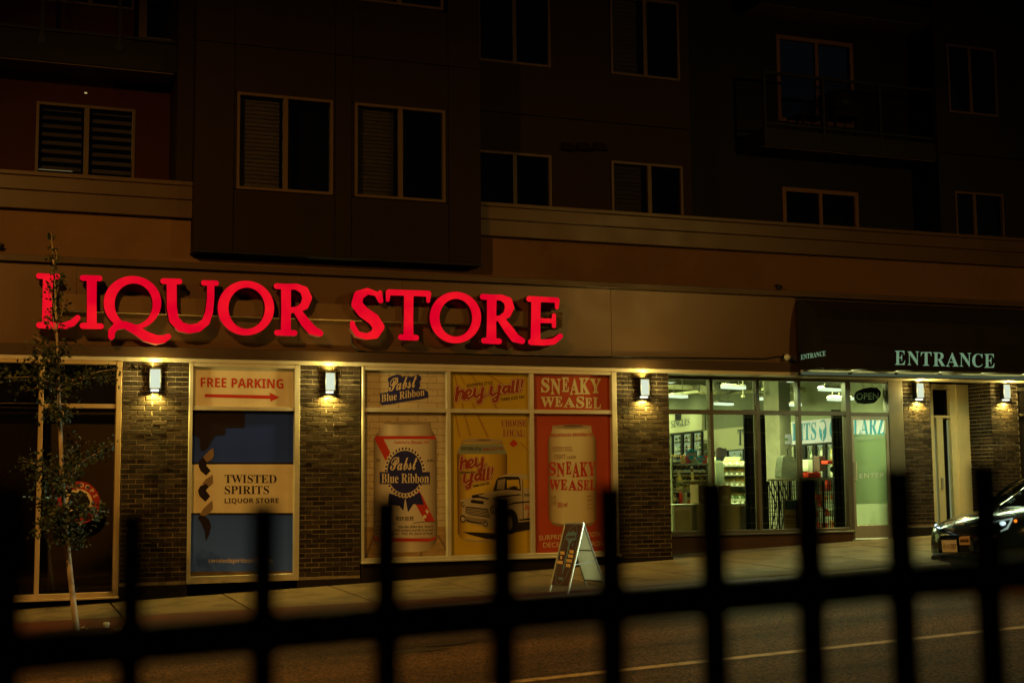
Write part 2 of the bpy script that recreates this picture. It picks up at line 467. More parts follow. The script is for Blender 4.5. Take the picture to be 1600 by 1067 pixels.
# fascia that carries the sign: panels with narrow seams
seams = [X0B, -2.2, 1.05, 4.15, at(629, 500).x, at(955, 500).x, at(1243, 500).x]
for a, b in zip(seams[:-1], seams[1:]):
    bevel(bx('fascia_panel', M_FASCIA, a+0.0015, b-0.0015, 0.0, 0.3, 3.585, 4.70), 0.003)
XF = seams[-1]
bx('fascia_return', M_BROWN, XF, XF+0.03, 0.0, 0.9, 3.45, 4.70)
bx('fascia_trim', M_BROWN, X0B, XF+0.06, -0.035, 0.25, 3.435, 3.58)
bx('head_strip', M_ALU, X0B, XF, -0.02, 0.3, 3.375, 3.432)
bx('soffit', mat('soffit_beige', (0.34, 0.29, 0.18), 0.6), 10.0, 20, 0.31, 0.95, 3.40, 3.434)
bevel(bx('ledge', M_CORN, X0B, X1B, -0.07, 0.3, 4.702, 4.80), 0.010, 3)
bx('ledge_cap', M_BAND, X0B, X1B, -0.02, 0.3, 4.80, 4.86)
bx('tan_band', M_BAND, X0B, X1B, 0.06, 0.5, 4.86, 5.50)
bevel(bx('cornice_board', M_CORN, X0B, X1B, -0.02, 0.5, 5.44, 5.70), 0.012, 3)
bevel(bx('cornice_board', M_CORN, X0B, X1B, -0.04, 0.5, 5.702, 5.90), 0.012, 3)
bevel(bx('cornice_cap', M_CORN, X0B, X1B, -0.06, 0.95, 5.902, 5.965), 0.01, 3)
bx('awning_backing', M_BROWN, XF, X1B, 0.02, 0.3, 3.45, 4.70)
bx('core', M_ROOMDARK, X0B, X1B, 2.7, 20.5, 4.9, 13.5)
bx('side_wall', M_BLACK_WALL, X0B, X0B+0.3, 0.3, 20, -1, 13.5)

# protruding bay made of panels, windows set into it
BY = -0.25
bayx0, bayx1 = at(305, 200, BY).x, at(751, 200, BY).x
bay = bx('bay', M_BLACK_WALL, bayx0+0.02, bayx1-0.02, BY+0.40, 0.94, 4.97, 13.5)
MB().box(bayx0, bayx0+0.03, BY+0.031, 0.94, 4.95, 13.4).box(bayx1-0.03, bayx1, BY+0.031, 0.94, 4.95, 13.4).box(bayx0+0.03, bayx1-0.03, BY+0.031, BY+0.40, 4.95, 4.98).build('side_panel', M_CHAR, bay)
BACK = []
zj = at(530, 86, BY).z
vj = [at(369, 250, BY).x-0.03, at(522, 250, BY).x+0.02, at(552, 250, BY).x-0.02, at(697, 250, BY).x+0.04]
xs = [bayx0]+vj+[bayx1]
W1 = [(at(370, 200, BY).x, at(520, 200, BY).x), (at(554, 200, BY).x, at(695, 200, BY).x)]
ZW0, ZW1 = 5.86, 7.28
def panel(a, b, z0, z1):
    bevel(MB().box(a+0.005, b-0.005, BY, BY+0.03, z0+0.005, z1-0.005).build('panel', M_CHAR, bay), 0.003)
for k in range(5):
    a, b = xs[k], xs[k+1]
    if k in (1, 3):
        w = W1[k//2]
        panel(a, b, 4.95, ZW0-0.002); panel(a, b, ZW1+0.002, zj)
        if w[0]-a > 0.03: panel(a, w[0]-0.002, ZW0, ZW1)
        if b-w[1] > 0.03: panel(w[1]+0.002, b, ZW0, ZW1)
    else: panel(a, b, 4.95, zj)
    if k == 3:
        zt = at(620, 9, BY).z
        panel(a, b, zj, zt-0.003)
    else: panel(a, b, zj, 13.4)
box('drip_edge', M_BLACK, bld, bayx0-0.01, bayx1+0.01, BY-0.015, 0.05, 4.925, 4.95)

def window(x0, x1, z0, z1, Y, split=0.5, blind=None, dark=True, pane_m=None, frame_m=None, label=None, slat=0.045, fw=0.04, gap=0.0):
    """vinyl slider: frame bars, mullion, two panes and the blind behind"""
    w = thing('window', None, None, ((x0+x1)/2, Y, z0)); par(w, bld); w.matrix_parent_inverse = wm(bld).inverted()
    if label: w['label'] = label
    f = MB().box(x0, x1, Y-0.03, Y+0.05, z1-fw, z1).box(x0, x1, Y-0.03, Y+0.05, z0, z0+fw)
    f.box(x0, x0+fw, Y-0.03, Y+0.05, z0+fw, z1-fw).box(x1-fw, x1, Y-0.03, Y+0.05, z0+fw, z1-fw)
    f.build('frame', frame_m or M_VINYL, w)
    xm = x0+(x1-x0)*split
    MB().box(xm-0.035, xm+0.035, Y-0.022, Y+0.045, z0+fw, z1-fw).build('mullion', frame_m or M_VINYL, w)
    for a, b, yy in ((x0+fw, xm-0.035, Y+0.012), (xm+0.035, x1-fw, Y+0.026)):
        MB().box(a, b, yy, yy+0.006, z0+fw, z1-fw).build('pane', pane_m or G_UPPER, w)
    MB().box(x0+0.01, x1-0.01, Y+0.32, Y+0.34, z0+0.01, z1-0.01).build('room', M_ROOMDARK, w)
    MB().box(x0+0.01, x0+0.02, Y+0.052, Y+0.32, z0, z1).box(x1-0.02, x1-0.01, Y+0.052, Y+0.32, z0, z1).box(x0+0.02, x1-0.02, Y+0.052, Y+0.32, z1-0.02, z1-0.01).box(x0+0.02, x1-0.02, Y+0.052, Y+0.32, z0+0.01, z0+0.02).build('reveal', M_ROOMDARK, w)
    if blind:
        for (a, b) in blind:
            a = x0+fw+(x1-x0-2*fw)*a; b = x0+fw+(x1-x0-2*fw)*b
            z = z1-fw-0.02
            me = None
            while z > z0+fw+0.01:
                t = 1.15 if not gap else 0.9
                hz = slat*0.5*math.sin(t); hy = slat*0.5*math.cos(t)
                if me is None:
                    me = MB().add([(a, -hy, -hz), (b, -hy, -hz), (b, hy, hz), (a, hy, hz), (a, -hy+0.002, -hz-0.002), (b, -hy+0.002, -hz-0.002), (b, hy+0.002, hz-0.002), (a, hy+0.002, hz-0.002)],
                                  [(0, 1, 2, 3), (7, 6, 5, 4), (0, 4, 5, 1), (1, 5, 6, 2), (2, 6, 7, 3), (3, 7, 4, 0)]).mesh('slat', M_BLIND)
                o = bpy.data.objects.new('slat', me); col.objects.link(o); o.location = (0, Y+0.13, z); par(o, w)
                z -= slat*0.85 if not gap else gap
    return w
window(*W1[0], ZW0, ZW1, BY, blind=[(0, 0.45)], slat=0.07)
window(*W1[1], ZW0, ZW1, BY, blind=[(0, 0.45)], slat=0.07)
window(at(553, 0, BY).x, at(692, 0, BY).x, zt, zt+1.42, BY, blind=[(0, 0.45)], slat=0.08)

# set-back walls left and right of the bay
SY = 0.9
ZTOP = 13.4
def wall_with(m, x0, x1, z0, z1, Y, holes, seam=None, thick=0.25):
    """wall panels around window holes; seam = height of a horizontal reveal joint"""
    zs = sorted(set([z0, z1]+([seam] if seam else [])+[h[2] for h in holes]+[h[3] for h in holes]))
    xs = sorted(set([x0, x1]+[h[0] for h in holes]+[h[1] for h in holes]))
    mb = MB()
    for i in range(len(zs)-1):
        run = None
        for j in range(len(xs)-1):
            cx, cz = (xs[j]+xs[j+1])/2, (zs[i]+zs[i+1])/2
            solid = not any(h[0] < cx < h[1] and h[2] < cz < h[3] for h in holes)
            if solid and run is None: run = xs[j]
            if run is not None and (not solid or j == len(xs)-2):
                mb.box(run, xs[j+1] if solid else xs[j], Y, Y+thick, zs[i]+(0.008 if seam and zs[i] == seam else 0), zs[i+1]-(0.008 if seam and zs[i+1] == seam else 0)); run = None
    return mb.build('wall', m, bld)
wl = (at(56, 200, SY).x, at(211, 200, SY).x, 5.99, 7.20)
box('return_wall', M_CHAR, bld, bayx0-0.22, bayx0+0.0, 0.02, SY, 5.966, ZTOP)
zs1 = at(150, 125, SY).z          # underside of the upper balcony at the wall
up_w = (at(70, 5, SY).x, at(210, 5, SY).x, at(140, 10, SY).z, ZTOP-0.6)
up_d = (at(214, 30, SY).x, at(296, 30, SY).x, at(250, 68, SY).z, ZTOP-0.6)
wall_with(M_RED_WALL, X0B, bayx0-0.2, 5.6, ZTOP, SY, [wl, up_w, up_d])
window(*wl, SY, split=0.505, blind=[(0, 0.46), (0.53, 1)], slat=0.085, gap=0.125)
window(*up_w, SY, split=0.5)
window(*up_d, SY, split=0.14, fw=0.07)
box('light_strip', mat('lamp_lit_edge', (0.5, 0.45, 0.3), 0.6, emit=(1.0, 0.85, 0.4), estr=0.35), bld, wl[0]+0.05, wl[0]+0.52, SY+0.06, SY+0.075, 6.215, 6.226)
# dim lamp visible above that window
_lp = at(134, 146, SY); box('door_lamp', mat('lamp_lit_edge', (0, 0, 0)), bld, _lp.x-0.018, _lp.x+0.018, SY-0.02, SY-0.001, _lp.z-0.008, _lp.z+0.008)

# upper balcony on the red wall
d = ray(150, 103); t = (zs1-CAM.z)/d.z; yb = (CAM+d*t).y
bal = box('balcony', M_BLACK_WALL, bld, X0B, bayx0-0.22, yb, SY, zs1+0.005, zs1+0.42)
M_SOFF = mat('soffit_boards', (0.07, 0.045, 0.025), 0.6, rand=0.12)
x = X0B
sm = MB().box(0, 0.094, yb+0.03, SY-0.002, zs1-0.012, zs1+0.002).mesh('soffit_board', M_SOFF)
while x < bayx0-0.33:
    o = bpy.data.objects.new('soffit_board', sm); col.objects.link(o); o.location.x = x; par(o, bal); x += 0.098
M_RAIL = M_BLACK
zr = at(150, 53, yb).z
MB().box(X0B, bayx0-0.23, yb+0.02, yb+0.06, zr-0.02, zr+0.02).box(X0B, bayx0-0.23, yb+0.02, yb+0.06, zr+0.95, zr+1.0).build('rail', M_RAIL, bal)
for px_ in (66, 187, 301):
    xx = at(px_, 40, yb).x
    MB().box(xx-0.025, xx+0.025, yb-0.012, yb+0.04, zs1+0.28, zr+0.95).box(xx-0.05, xx+0.05, yb-0.02, yb+0.01, zs1+0.24, zs1+0.36).build('post', M_RAIL, bal)

# wall right of the bay
w3 = (at(795, 50, SY).x-0.55, at(859, 50, SY).x, 8.51, 9.95)
w4 = (at(953, 60, SY).x, at(1060, 60, SY).x, 8.52, 9.92)
w5 = (at(800, 270, SY).x-0.6, at(861, 280, SY).x, 5.97, 7.02)
w6 = (at(955, 290, SY).x, at(1066, 290, SY).x, 5.97, 7.02)
xm0, xm1 = bayx1, at(1077, 150, SY).x
wall_with(M_MAROON, xm0-0.05, xm1, 5.6, ZTOP, SY, [w3, w4, w5, w6], seam=at(900, 187, SY).z)
for w, s_ in ((w3, 0.5), (w4, 0.5), (w5, 0.5), (w6, 0.53)):
    window(*w, SY, split=s_, blind=[(0, 0.46)] if w in (w4, w6) else None, slat=0.085)
M_VENT = mat('vent_hood', (0.010, 0.006, 0.005), 0.5)
for k, px_ in enumerate((887, 911, 936)):
    c = at(px_, 230, SY)
    MB().hexa([(c.x-0.12, SY-0.10, c.z-0.07), (c.x+0.12, SY-0.10, c.z-0.07), (c.x+0.12, SY, c.z-0.07), (c.x-0.12, SY, c.z-0.07)],
              [(c.x-0.09, SY-0.03, c.z+0.07), (c.x+0.09, SY-0.03, c.z+0.07), (c.x+0.10, SY, c.z+0.07), (c.x-0.10, SY, c.z+0.07)]).build('vent_hood', M_VENT, bld)
# balcony recess on the right
RY = 1.7
M_VINYL2 = mat('patio_vinyl', (0.10, 0.05, 0.03), 0.45)
box('return_wall', M_BLACK_WALL, bld, xm1-0.02, xm1+0.15, SY+0.25, RY+0.2, 5.6, ZTOP)
d1 = (at(1213, 120, RY).x, at(1333, 130, RY).x, at(1280, 196, RY).z, at(1280, 63, RY).z)
d2 = (at(1222, 320, RY).x, at(1340, 320, RY).x, 5.5, at(1280, 297, RY).z)
xr0 = at(1478, 130, SY).x
wall_with(M_BLACK_WALL, xm1, xr0+0.3, 5.4, ZTOP, RY, [d1, d2])
window(*d1, RY, split=0.52, fw=0.075, frame_m=M_VINYL2, pane_m=glass('patio_glass', (0.35, 0.35, 0.4), 4.0))
window(*d2, RY, split=0.5, fw=0.075, frame_m=M_VINYL2)
def balcony(zslab, front, h=0.30, rail=True, name='balcony'):
    b = box(name, mat('balcony_edge', (0.010, 0.010, 0.006), 0.6), bld, at(1195, 200, front).x, at(1465, 200, front).x, front, RY-0.01, zslab, zslab+h)
    x = at(1195, 200, front).x
    while x < at(1465, 200, front).x-0.1:
        o = bpy.data.objects.new('soffit_board', MB().box(0, 0.115, front+0.05, RY-0.02, zslab-0.012, zslab-0.001).mesh('soffit_board', M_SOFF) if not hasattr(balcony, 'm'+name+str(zslab)) else getattr(balcony, 'm'+name+str(zslab)))
        setattr(balcony, 'm'+name+str(zslab), o.data)
        col.objects.link(o); o.location.x = x; par(o, b); x += 0.12
    if rail:
        xa, xb = at(1196, 200, front).x, at(1462, 200, front).x
        MB().box(xa, xb, front+0.03, front+0.08, zslab+h+1.0, zslab+h+1.05).box(xa, xb, front+0.03, front+0.07, zslab+h+0.08, zslab+h+0.12).build('rail', M_BLACK, b)
        for k in range(4):
            xx = xa+(xb-xa)*k/3
            MB().box(xx-0.025, xx+0.025, front-0.01, front+0.04, zslab+0.1, zslab+h+1.0).build('post', M_BLACK, b)
        MB().box(xa+0.03, xb-0.03, front+0.05, front+0.056, zslab+h+0.13, zslab+h+1.0).build('rail_glass', glass('rail_glass', (0.85, 0.85, 0.88), 1.12), b)
    return b
zb1 = at(1340, 240, 0.95).z
balcony(zb1, 0.95, 0.32)
balcony(at(1330, 22, 0.95).z, 0.95, 0.32)
# patio set on that balcony
pt = thing('patio_chair', 'dark slatted chair on the balcony with the sliding door', 'chair', (at(1262, 185, 1.5).x, 1.5, zb1+0.32))
cx, cz = pt.location.x, zb1+0.32
MB().box(cx-0.28, cx+0.28, 1.25, 1.75, cz+0.40, cz+0.44).build('seat', M_BLACK, pt)
MB().box(cx-0.28, cx+0.28, 1.73, 1.77, cz+0.44, cz+0.85).build('backrest', M_BLACK, pt)
for sx in (-0.26, 0.26):
    for yy in (1.27, 1.73):
        MB().box(cx+sx-0.015, cx+sx+0.015, yy-0.015, yy+0.015, cz, cz+0.40).build('leg', M_BLACK, pt)
bq = thing('barbecue', 'covered black barbecue beside the chair on the balcony', 'barbecue', (at(1312, 180, 1.5).x, 1.5, zb1+0.32))
cx = bq.location.x
MB().lathe([(0.30, 0.55), (0.36, 0.70), (0.34, 0.88), (0.2, 0.98), (0.03, 1.0)], (cx, 1.5, cz), 16).build('lid', M_BLACK, bq, True)
MB().box(cx-0.3, cx+0.3, 1.25, 1.75, cz+0.45, cz+0.55).build('shelf', M_BLACK, bq)
for sx in (-0.25, 0.25):
    for yy in (1.3, 1.7): MB().box(cx+sx-0.02, cx+sx+0.02, yy-0.02, yy+0.02, cz, cz+0.45).build('leg', M_BLACK, bq)
w7 = (at(1480, 130, SY).x, at(1556, 130, SY).x, 8.48, 9.80)
w8 = (at(1492, 330, SY).x, at(1567, 330, SY).x, 5.97, 6.98)
M_DKG = mat('dark_panel', (0.010, 0.008, 0.006), 0.6, var=0.12, vscale=2.5)
wall_with(M_DKG, xr0-0.25, X1B, 5.6, ZTOP, SY, [w7, w8], seam=at(1540, 245, SY).z)
window(*w7, SY, split=0.46); window(*w8, SY, split=0.4)

# ================================================================== BRICK PIERS
BR_L, BR_H, JT = 0.2032, 0.0677, 0.010
def brick_mesh():
    l, h, dp, c = (BR_L-JT)/2, (BR_H-JT)/2, 0.045, 0.004
    b = [(-l, dp, -h), (l, dp, -h), (l, dp, h), (-l, dp, h)]; m = [(-l, c, -h), (l, c, -h), (l, c, h), (-l, c, h)]
    f = [(-l+c, 0, -h+c), (l-c, 0, -h+c), (l-c, 0, h-c), (-l+c, 0, h-c)]
    mb = MB().add(b+m+f, [(8, 9, 10, 11)]+[(4+i, 4+(i+1) % 4, 8+(i+1) % 4, 8+i) for i in range(4)]+[(i, (i+1) % 4, 4+(i+1) % 4, 4+i) for i in range(4)])
    return mb.mesh('brick', M_BRICK)
BRICK = brick_mesh()
def lay(pier, org, dirx, length, z_top, zbot, first=0):
    """running bond on a face: org = start corner, dirx = unit vector along the face"""
    n = 0; ang = math.atan2(dirx[1], dirx[0]); k = 0
    z = z_top-BR_H/2
    while z-BR_H/2 > zbot-0.01:
        s = -BR_L*(0.5 if (k+first) % 2 else 0.02)
        while s < length-0.02:
            a, b = max(s, 0), min(s+BR_L, length)
            if b-a > 0.03:
                o = bpy.data.objects.new('brick', BRICK); col.objects.link(o)
                mid = (a+b)/2; proud = rnd.gauss(0.001, 0.0022)
                nrm = (dirx[1], -dirx[0])
                o.location = (org[0]+dirx[0]*mid+nrm[0]*proud, org[1]+dirx[1]*mid+nrm[1]*proud, z+rnd.gauss(0, 0.0010))
                o.rotation_euler = (rnd.gauss(0, 0.012), rnd.gauss(0, 0.004), ang+rnd.gauss(0, 0.009))
                o.scale.x = (b-a-JT)/(BR_L-JT)
                par(o, pier); n += 1
            s += BR_L
        z -= BR_H; k += 1
    return n
def pier(label, x0, x1, Y, ztop, zbot, depth=0.4, left_return=0.0, first=0):
    p = thing('brick_pier', label, 'brick pier', ((x0+x1)/2, Y, gz(x0, Y)), 'brick piers between the shop windows')
    MB().box(x0+(0.009 if left_return else 0.001), x1-0.001, Y+0.009, Y+depth, zbot, ztop).build('mortar_core', M_MORTAR, p)
    MB().hexa([(x0-0.01, Y-0.015, gz(x0, Y)-0.2), (x1+0.01, Y-0.015, gz(x1, Y)-0.2), (x1+0.01, Y+depth, gz(x1, Y)-0.2), (x0-0.01, Y+depth, gz(x0, Y)-0.2)],
              [(x0-0.01, Y-0.015, zbot-0.003), (x1+0.01, Y-0.015, zbot-0.003), (x1+0.01, Y+depth, zbot-0.003), (x0-0.01, Y+depth, zbot-0.003)]).build('plinth', M_PLINTH, p)
    lay(p, (x0, Y), (1, 0), x1-x0, ztop, zbot, first)
    if left_return:
        lay(p, (x0, Y+left_return), (0, -1), left_return, ztop, zbot, first+1)
    return p
ZH = 3.372
P1 = (at(190, 700).x, at(294, 700).x); P2 = (at(467, 700).x, at(563, 700).x); P3 = (at(965, 700).x, at(1047, 700).x)
pier('dark brick pier between the tree window and the free parking window', *P1, 0.0, ZH, 0.28)
pier('dark brick pier between the free parking window and the beer posters', *P2, 0.0, ZH, 0.285, first=1)
pier('dark brick pier between the red poster and the lit shop window', *P3, 0.0, ZH, 0.455, first=1)
RYE = 0.8
P4 = (at(1414, 700, RYE).x, at(1456.5, 700, RYE).x); P5 = (at(1549, 650, RYE).x, at(1592, 650, RYE).x)
pier('narrow dark brick pier between the shop door and the beige entrance', *P4, RYE, 3.40, 0.78, 0.4)
pier('dark brick pier beyond the beige entrance with its side face showing', *P5, RYE, 3.40, 0.86, 0.6, left_return=0.62, first=1)

# ================================================================== WALL LAMPS
M_LENS = glow('sconce_lens', (0.80, 0.90, 0.68), 0.88)
M_LENS_B = glow('sconce_base_lens', (0.95, 1.0, 0.80), 1.6)
def sconce(label, px_, py0, py1, Y, wpx):
    a = at(px_-wpx/2, (py0+py1)/2, Y-0.10); b = at(px_+wpx/2, (py0+py1)/2, Y-0.10)
    x0, x1 = a.x, b.x; z1 = at(px_, py0, Y-0.10).z; z0 = at(px_, py1, Y-0.10).z
    s = thing('wall_lamp', label, 'wall lamp', ((x0+x1)/2, Y-0.05, z0), 'box lamps on the brick piers')
    h = MB().box(x0-0.012, x1+0.012, Y-0.115, Y-0.012, z1, z1+0.018).box(x0-0.012, x1+0.012, Y-0.03, Y+0.0, z0-0.02, z1)
    h.box(x0-0.012, x1+0.012, Y-0.115, Y-0.012, z0-0.018, z0)
    for xx in (x0-0.012, x1): h.box(xx, xx+0.012, Y-0.115, Y-0.03, z0, z1)
    bevel(h.build('housing', M_BLACK, s), 0.003)
    bevel(MB().box(x0+0.001, x1-0.001, Y-0.112, Y-0.035, z0+0.001, z1-0.001).build('lens', M_LENS, s), 0.008)
    MB().box(x0+0.018, x1-0.018, Y-0.10, Y-0.03, z0-0.045, z0-0.0185).build('base_lens', M_LENS_B, s)
    xc = (x0+x1)/2
    for zz, tz, pw in ((z0-0.055, z0-1.2, SC_DN), (z1+0.028, z1+1.0, SC_UP)):
        light('wall_lamp_bulb', 'SPOT', (xc, Y-0.068, zz), pw, SCONCE, s, 0.02, (xc, Y-0.03 if tz < zz else Y-0.02, tz), cone=math.radians(150), blend=0.6)
    light('wall_lamp_glow', 'POINT', (xc, Y-0.17, (z0+z1)/2), SC_GL, (1.0, 0.80, 0.24), s, 0.05)
    return s
SC_GL = 42.0
SC_DN, SC_UP = 125.0, 30.0
sconce('lit box lamp on the brick pier by the free parking sign and tree', 242.5, 577, 606, 0.0, 16)
sconce('lit box lamp on the brick pier beside the beer posters', 516, 583, 609, 0.0, 14)
sconce('lit box lamp on the brick pier beside the lit shop window', 1007.5, 593, 617, 0.0, 12.5)
sconce('lit box lamp on the narrow pier beside the shop door', 1437.5, 599, 621, RYE, 10.5)
sconce('lit box lamp on the brick pier above the parked car', 1573, 601, 622, RYE, 10)

# ================================================================== RED CHANNEL LETTERS
def neon():
    m = glow('red_letter_face', (1.0, 0.002, 0.018), 0.9); N = m.node_tree.nodes; L = m.node_tree.links
    e = [n for n in N if n.type == 'EMISSION'][0]
    tc = N.new('ShaderNodeTexCoord'); nz = N.new('ShaderNodeTexNoise'); nz.inputs['Scale'].default_value = 2.6; nz.inputs['Detail'].default_value = 2
    L.new(tc.outputs['Object'], nz.inputs['Vector'])
    rp = N.new('ShaderNodeValToRGB'); rp.color_ramp.elements[0].position = 0.35; rp.color_ramp.elements[1].position = 0.72
    rp.color_ramp.elements[0].color = (0.78, 0.0, 0.020, 1); rp.color_ramp.elements[1].color = (1.0, 0.010, 0.018, 1)
    L.new(nz.outputs['Fac'], rp.inputs[0]); L.new(rp.outputs[0], e.inputs[0])
    return m
M_NEON = neon()
M_RETURN = mat('letter_return', (0.05, 0.012, 0.012), 0.5)
sign = thing('channel_letter_sign', 'glowing red letters reading LIQUOR STORE on the tan fascia', 'shop sign', (4.8, -0.2, 3.6))
SP = Yp(-0.27)
z5 = lambda ps: [(x/3.3333, 250+y/3.3333) for x, y in ps]
z6 = lambda ps: [(460+x/3.3333, 380+y/3.3333) for x, y in ps]
def letter(conv, strokes, rings=()):
    lp = contour([([p[:2] for p in s], [p[2] for p in s]) for s in strokes], rings)
    lp = [conv(l) for l in lp]
    L_ = MB().walls(SP, lp, 0.0, 0.135); L_.poly(SP, lp, -0.135)
    o = L_.build('letter', M_RETURN, sign, True)
    MB().poly(SP, lp, -0.003).build('letter_face', M_NEON, o)
    rim = MB()
    return o
letter(z5, [[(203, 604, 15), (250, 606, 14), (298, 607, 14)], [(250, 621, 26), (246, 740, 25), (244, 849, 26)], [(204, 860, 16), (270, 862, 17), (340, 863, 17), (378, 848, 18), (404, 822, 15)]])
letter(z5, [[(431, 614, 15), (518, 617, 15)], [(478, 630, 26), (478, 740, 25), (478, 851, 26)], [(431, 863, 16), (526, 866, 15)]])
letter(z5, [[(580, 919, 17), (582, 892, 18), (605, 866, 18), (650, 858, 19), (700, 880, 24), (760, 918, 26), (815, 936, 24), (852, 932, 20), (876, 919, 15)]],
       [(690, 744, 150, 140, 696, 751, 99, 108)])
letter(z5, [[(850, 631, 15), (934, 633, 15)], [(894, 647, 26), (895, 770, 26), (906, 830, 26), (940, 868, 25), (985, 880, 23), (1035, 872, 22), (1072, 842, 21), (1090, 790, 20), (1097, 720, 19), (1098, 648, 19)], [(1061, 640, 14), (1126, 642, 14)]])
letter(z5, [], [(1281, 771, 147, 142, 1285, 772, 95, 107)])
letter(z5, [[(1441, 657, 15), (1490, 660, 15)], [(1490, 674, 26), (1490, 780, 25), (1489, 888, 26)], [(1443, 899, 15), (1534, 901, 15)], [(1490, 659, 14), (1545, 660, 16), (1585, 680, 22), (1600, 718, 25), (1587, 757, 22), (1550, 780, 16), (1490, 782, 14)],
            [(1545, 782, 20), (1590, 845, 25), (1625, 885, 25), (1667, 902, 17)]])
letter(z6, [[(446, 256, 11), (450, 300, 13)], [(447, 300, 12), (428, 264, 12), (380, 250, 17), (335, 272, 26), (325, 318, 28), (360, 360, 30), (412, 396, 31), (440, 436, 29), (420, 474, 24), (376, 486, 16), (330, 473, 15), (306, 436, 15), (302, 416, 13)]])
letter(z6, [[(492, 256, 16), (600, 259, 15), (697, 263, 16)], [(489, 256, 13), (486, 296, 10)], [(700, 264, 13), (697, 301, 10)], [(596, 275, 25), (595, 380, 24), (594, 480, 26)], [(555, 489, 15), (634, 492, 15)]])
letter(z6, [], [(839, 387, 134, 134, 841, 388, 85, 98)])
letter(z6, [[(981, 279, 15), (1030, 282, 15)], [(1028, 297, 25), (1027, 400, 24), (1026, 499, 26)], [(988, 507, 15), (1066, 511, 15)], [(1028, 281, 14), (1078, 283, 16), (1113, 302, 22), (1121, 335, 24), (1108, 370, 20), (1075, 391, 15), (1028, 393, 13)],
            [(1075, 394, 19), (1118, 452, 24), (1148, 492, 24), (1186, 509, 16)]])
letter(z6, [[(1223, 290, 15), (1300, 293, 14), (1366, 297, 14)], [(1369, 297, 13), (1367, 335, 10)], [(1259, 306, 25), (1257, 400, 24), (1256, 504, 26)], [(1257, 402, 13), (1350, 405, 12)], [(1352, 376, 11), (1352, 432, 11)], [(1233, 514, 16), (1300, 517, 16), (1350, 512, 16), (1385, 484, 14)]])
ra, rb = at(95, 465, -0.1), at(878, 505, -0.1)
rz1, rz0 = at(240, 464, -0.13).z, at(240, 490, -0.13).z
bevel(MB().box(ra.x, rb.x, -0.13, -0.002, rz0, rz1).build('raceway', mat('raceway_paint', (0.13, 0.072, 0.032), 0.5, var=0.08), sign), 0.004)
# wiring along the foot of the fascia and the round floodlight at its end
cb = MB()
cz = 3.60
cb.tube([tuple(at(549, 520, -0.02)), tuple(at(550, 538, -0.02)), tuple(at(558, 547, -0.02)), tuple(at(575, 550, -0.02)), tuple(at(860, 556.5, -0.02)), tuple(at(1195, 560.5, -0.02)), tuple(at(1215, 557, -0.02)), tuple(at(1228, 558, -0.03))], 0.011, 6)
tag(cb.build('power_cable', M_BLACK), 'black cable running along the foot of the fascia under the red letters', 'cable')
fl = thing('floodlight', 'small pale round fixture at the fascia end beside the awning', 'lamp', tuple(at(1230, 558, -0.03)))
c = at(1230, 558, -0.10)
s_ = MB()
for i in range(7):
    pass
prof = [(0.004, -0.052)]+[(0.052*math.cos(math.radians(t)), 0.052*math.sin(math.radians(t))) for t in range(-70, 71, 20)]+[(0.004, 0.052)]
s_.lathe(prof, tuple(c), 14).build('globe', mat('pale_dome', (0.55, 0.55, 0.48), 0.3), fl, True)
MB().tube([tuple(c+Vector((0, 0.03, 0.0))), (c.x, -0.002, c.z+0.03)], 0.03, 10).build('bracket', M_BLACK, fl)
for lab, (px_, py_) in (('small black camera on the tan band above the awning', (1218, 448)), ('small black camera on the tan band beside the tree top', (1, 384))):
    c = at(px_, py_, -0.06)
    o = thing('security_camera', lab, 'security camera', tuple(c))
    MB().lathe([(0.01, -0.05), (0.04, -0.04), (0.05, 0.0), (0.05, 0.02), (0.02, 0.03)], tuple(c), 12).build('dome', M_BLACK, o, True)
    MB().tube([tuple(c+Vector((0, 0, 0.02))), (c.x, 0.05, c.z+0.04)], 0.018, 8).build('bracket', M_BLACK, o)

# ================================================================== SHOP WINDOWS
def storefront(label, x0, x1, z0, z1, vx, hz, Yf, Yg, jl=0.05, jr=0.05, mw=0.05, hw=0.05, m=None, sill=0.03, top=0.05, bot=0.06, group='shop windows along the street', pane=True, pane_m=None):
    m = m or M_ALU
    w = thing('shop_window', label, 'window', ((x0+x1)/2, Yf, z0), group)
    def bar(n, *b): return bevel(MB().box(*b).build(n, m, w), 0.004, 1)
    Yb = Yg+0.06
    bar('jamb', x0, x0+jl, Yf, Yb, z0, z1); bar('jamb', x1-jr, x1, Yf, Yb, z0, z1)
    bar('head', x0+jl, x1-jr, Yf+0.004, Yb, z1-top, z1); bar('bottom_rail', x0+jl, x1-jr, Yf+0.004, Yb, z0, z0+bot)
    if sill: bar('sill', x0-0.012, x1+0.012, Yf-sill-0.03, Yb-0.01, z0-0.028, z0-0.001)
    xe = [x0+jl]+[v for v in vx]+[x1-jr]
    ze = [z0+bot]+[h for h in hz]+[z1-top]
    for v in vx: bar('mullion', v-mw/2, v+mw/2, Yf+0.008, Yb, z0+bot, z1-top)
    for i in range(len(xe)-1):
        a = xe[i]+(mw/2 if i else 0); b = xe[i+1]-(mw/2 if i < len(xe)-2 else 0)
        for h in hz: bar('transom', a, b, Yf+0.012, Yb-0.004, h-hw/2, h+hw/2)
        if pane:
            for j in range(len(ze)-1):
                c_ = ze[j]+(hw/2 if j else 0); d_ = ze[j+1]-(hw/2 if j < len(ze)-2 else 0)
                MB().box(a, b, Yg+0.03, Yg+0.037, c_, d_).build('pane', pane_m or G_CLEAR, w)
    return w
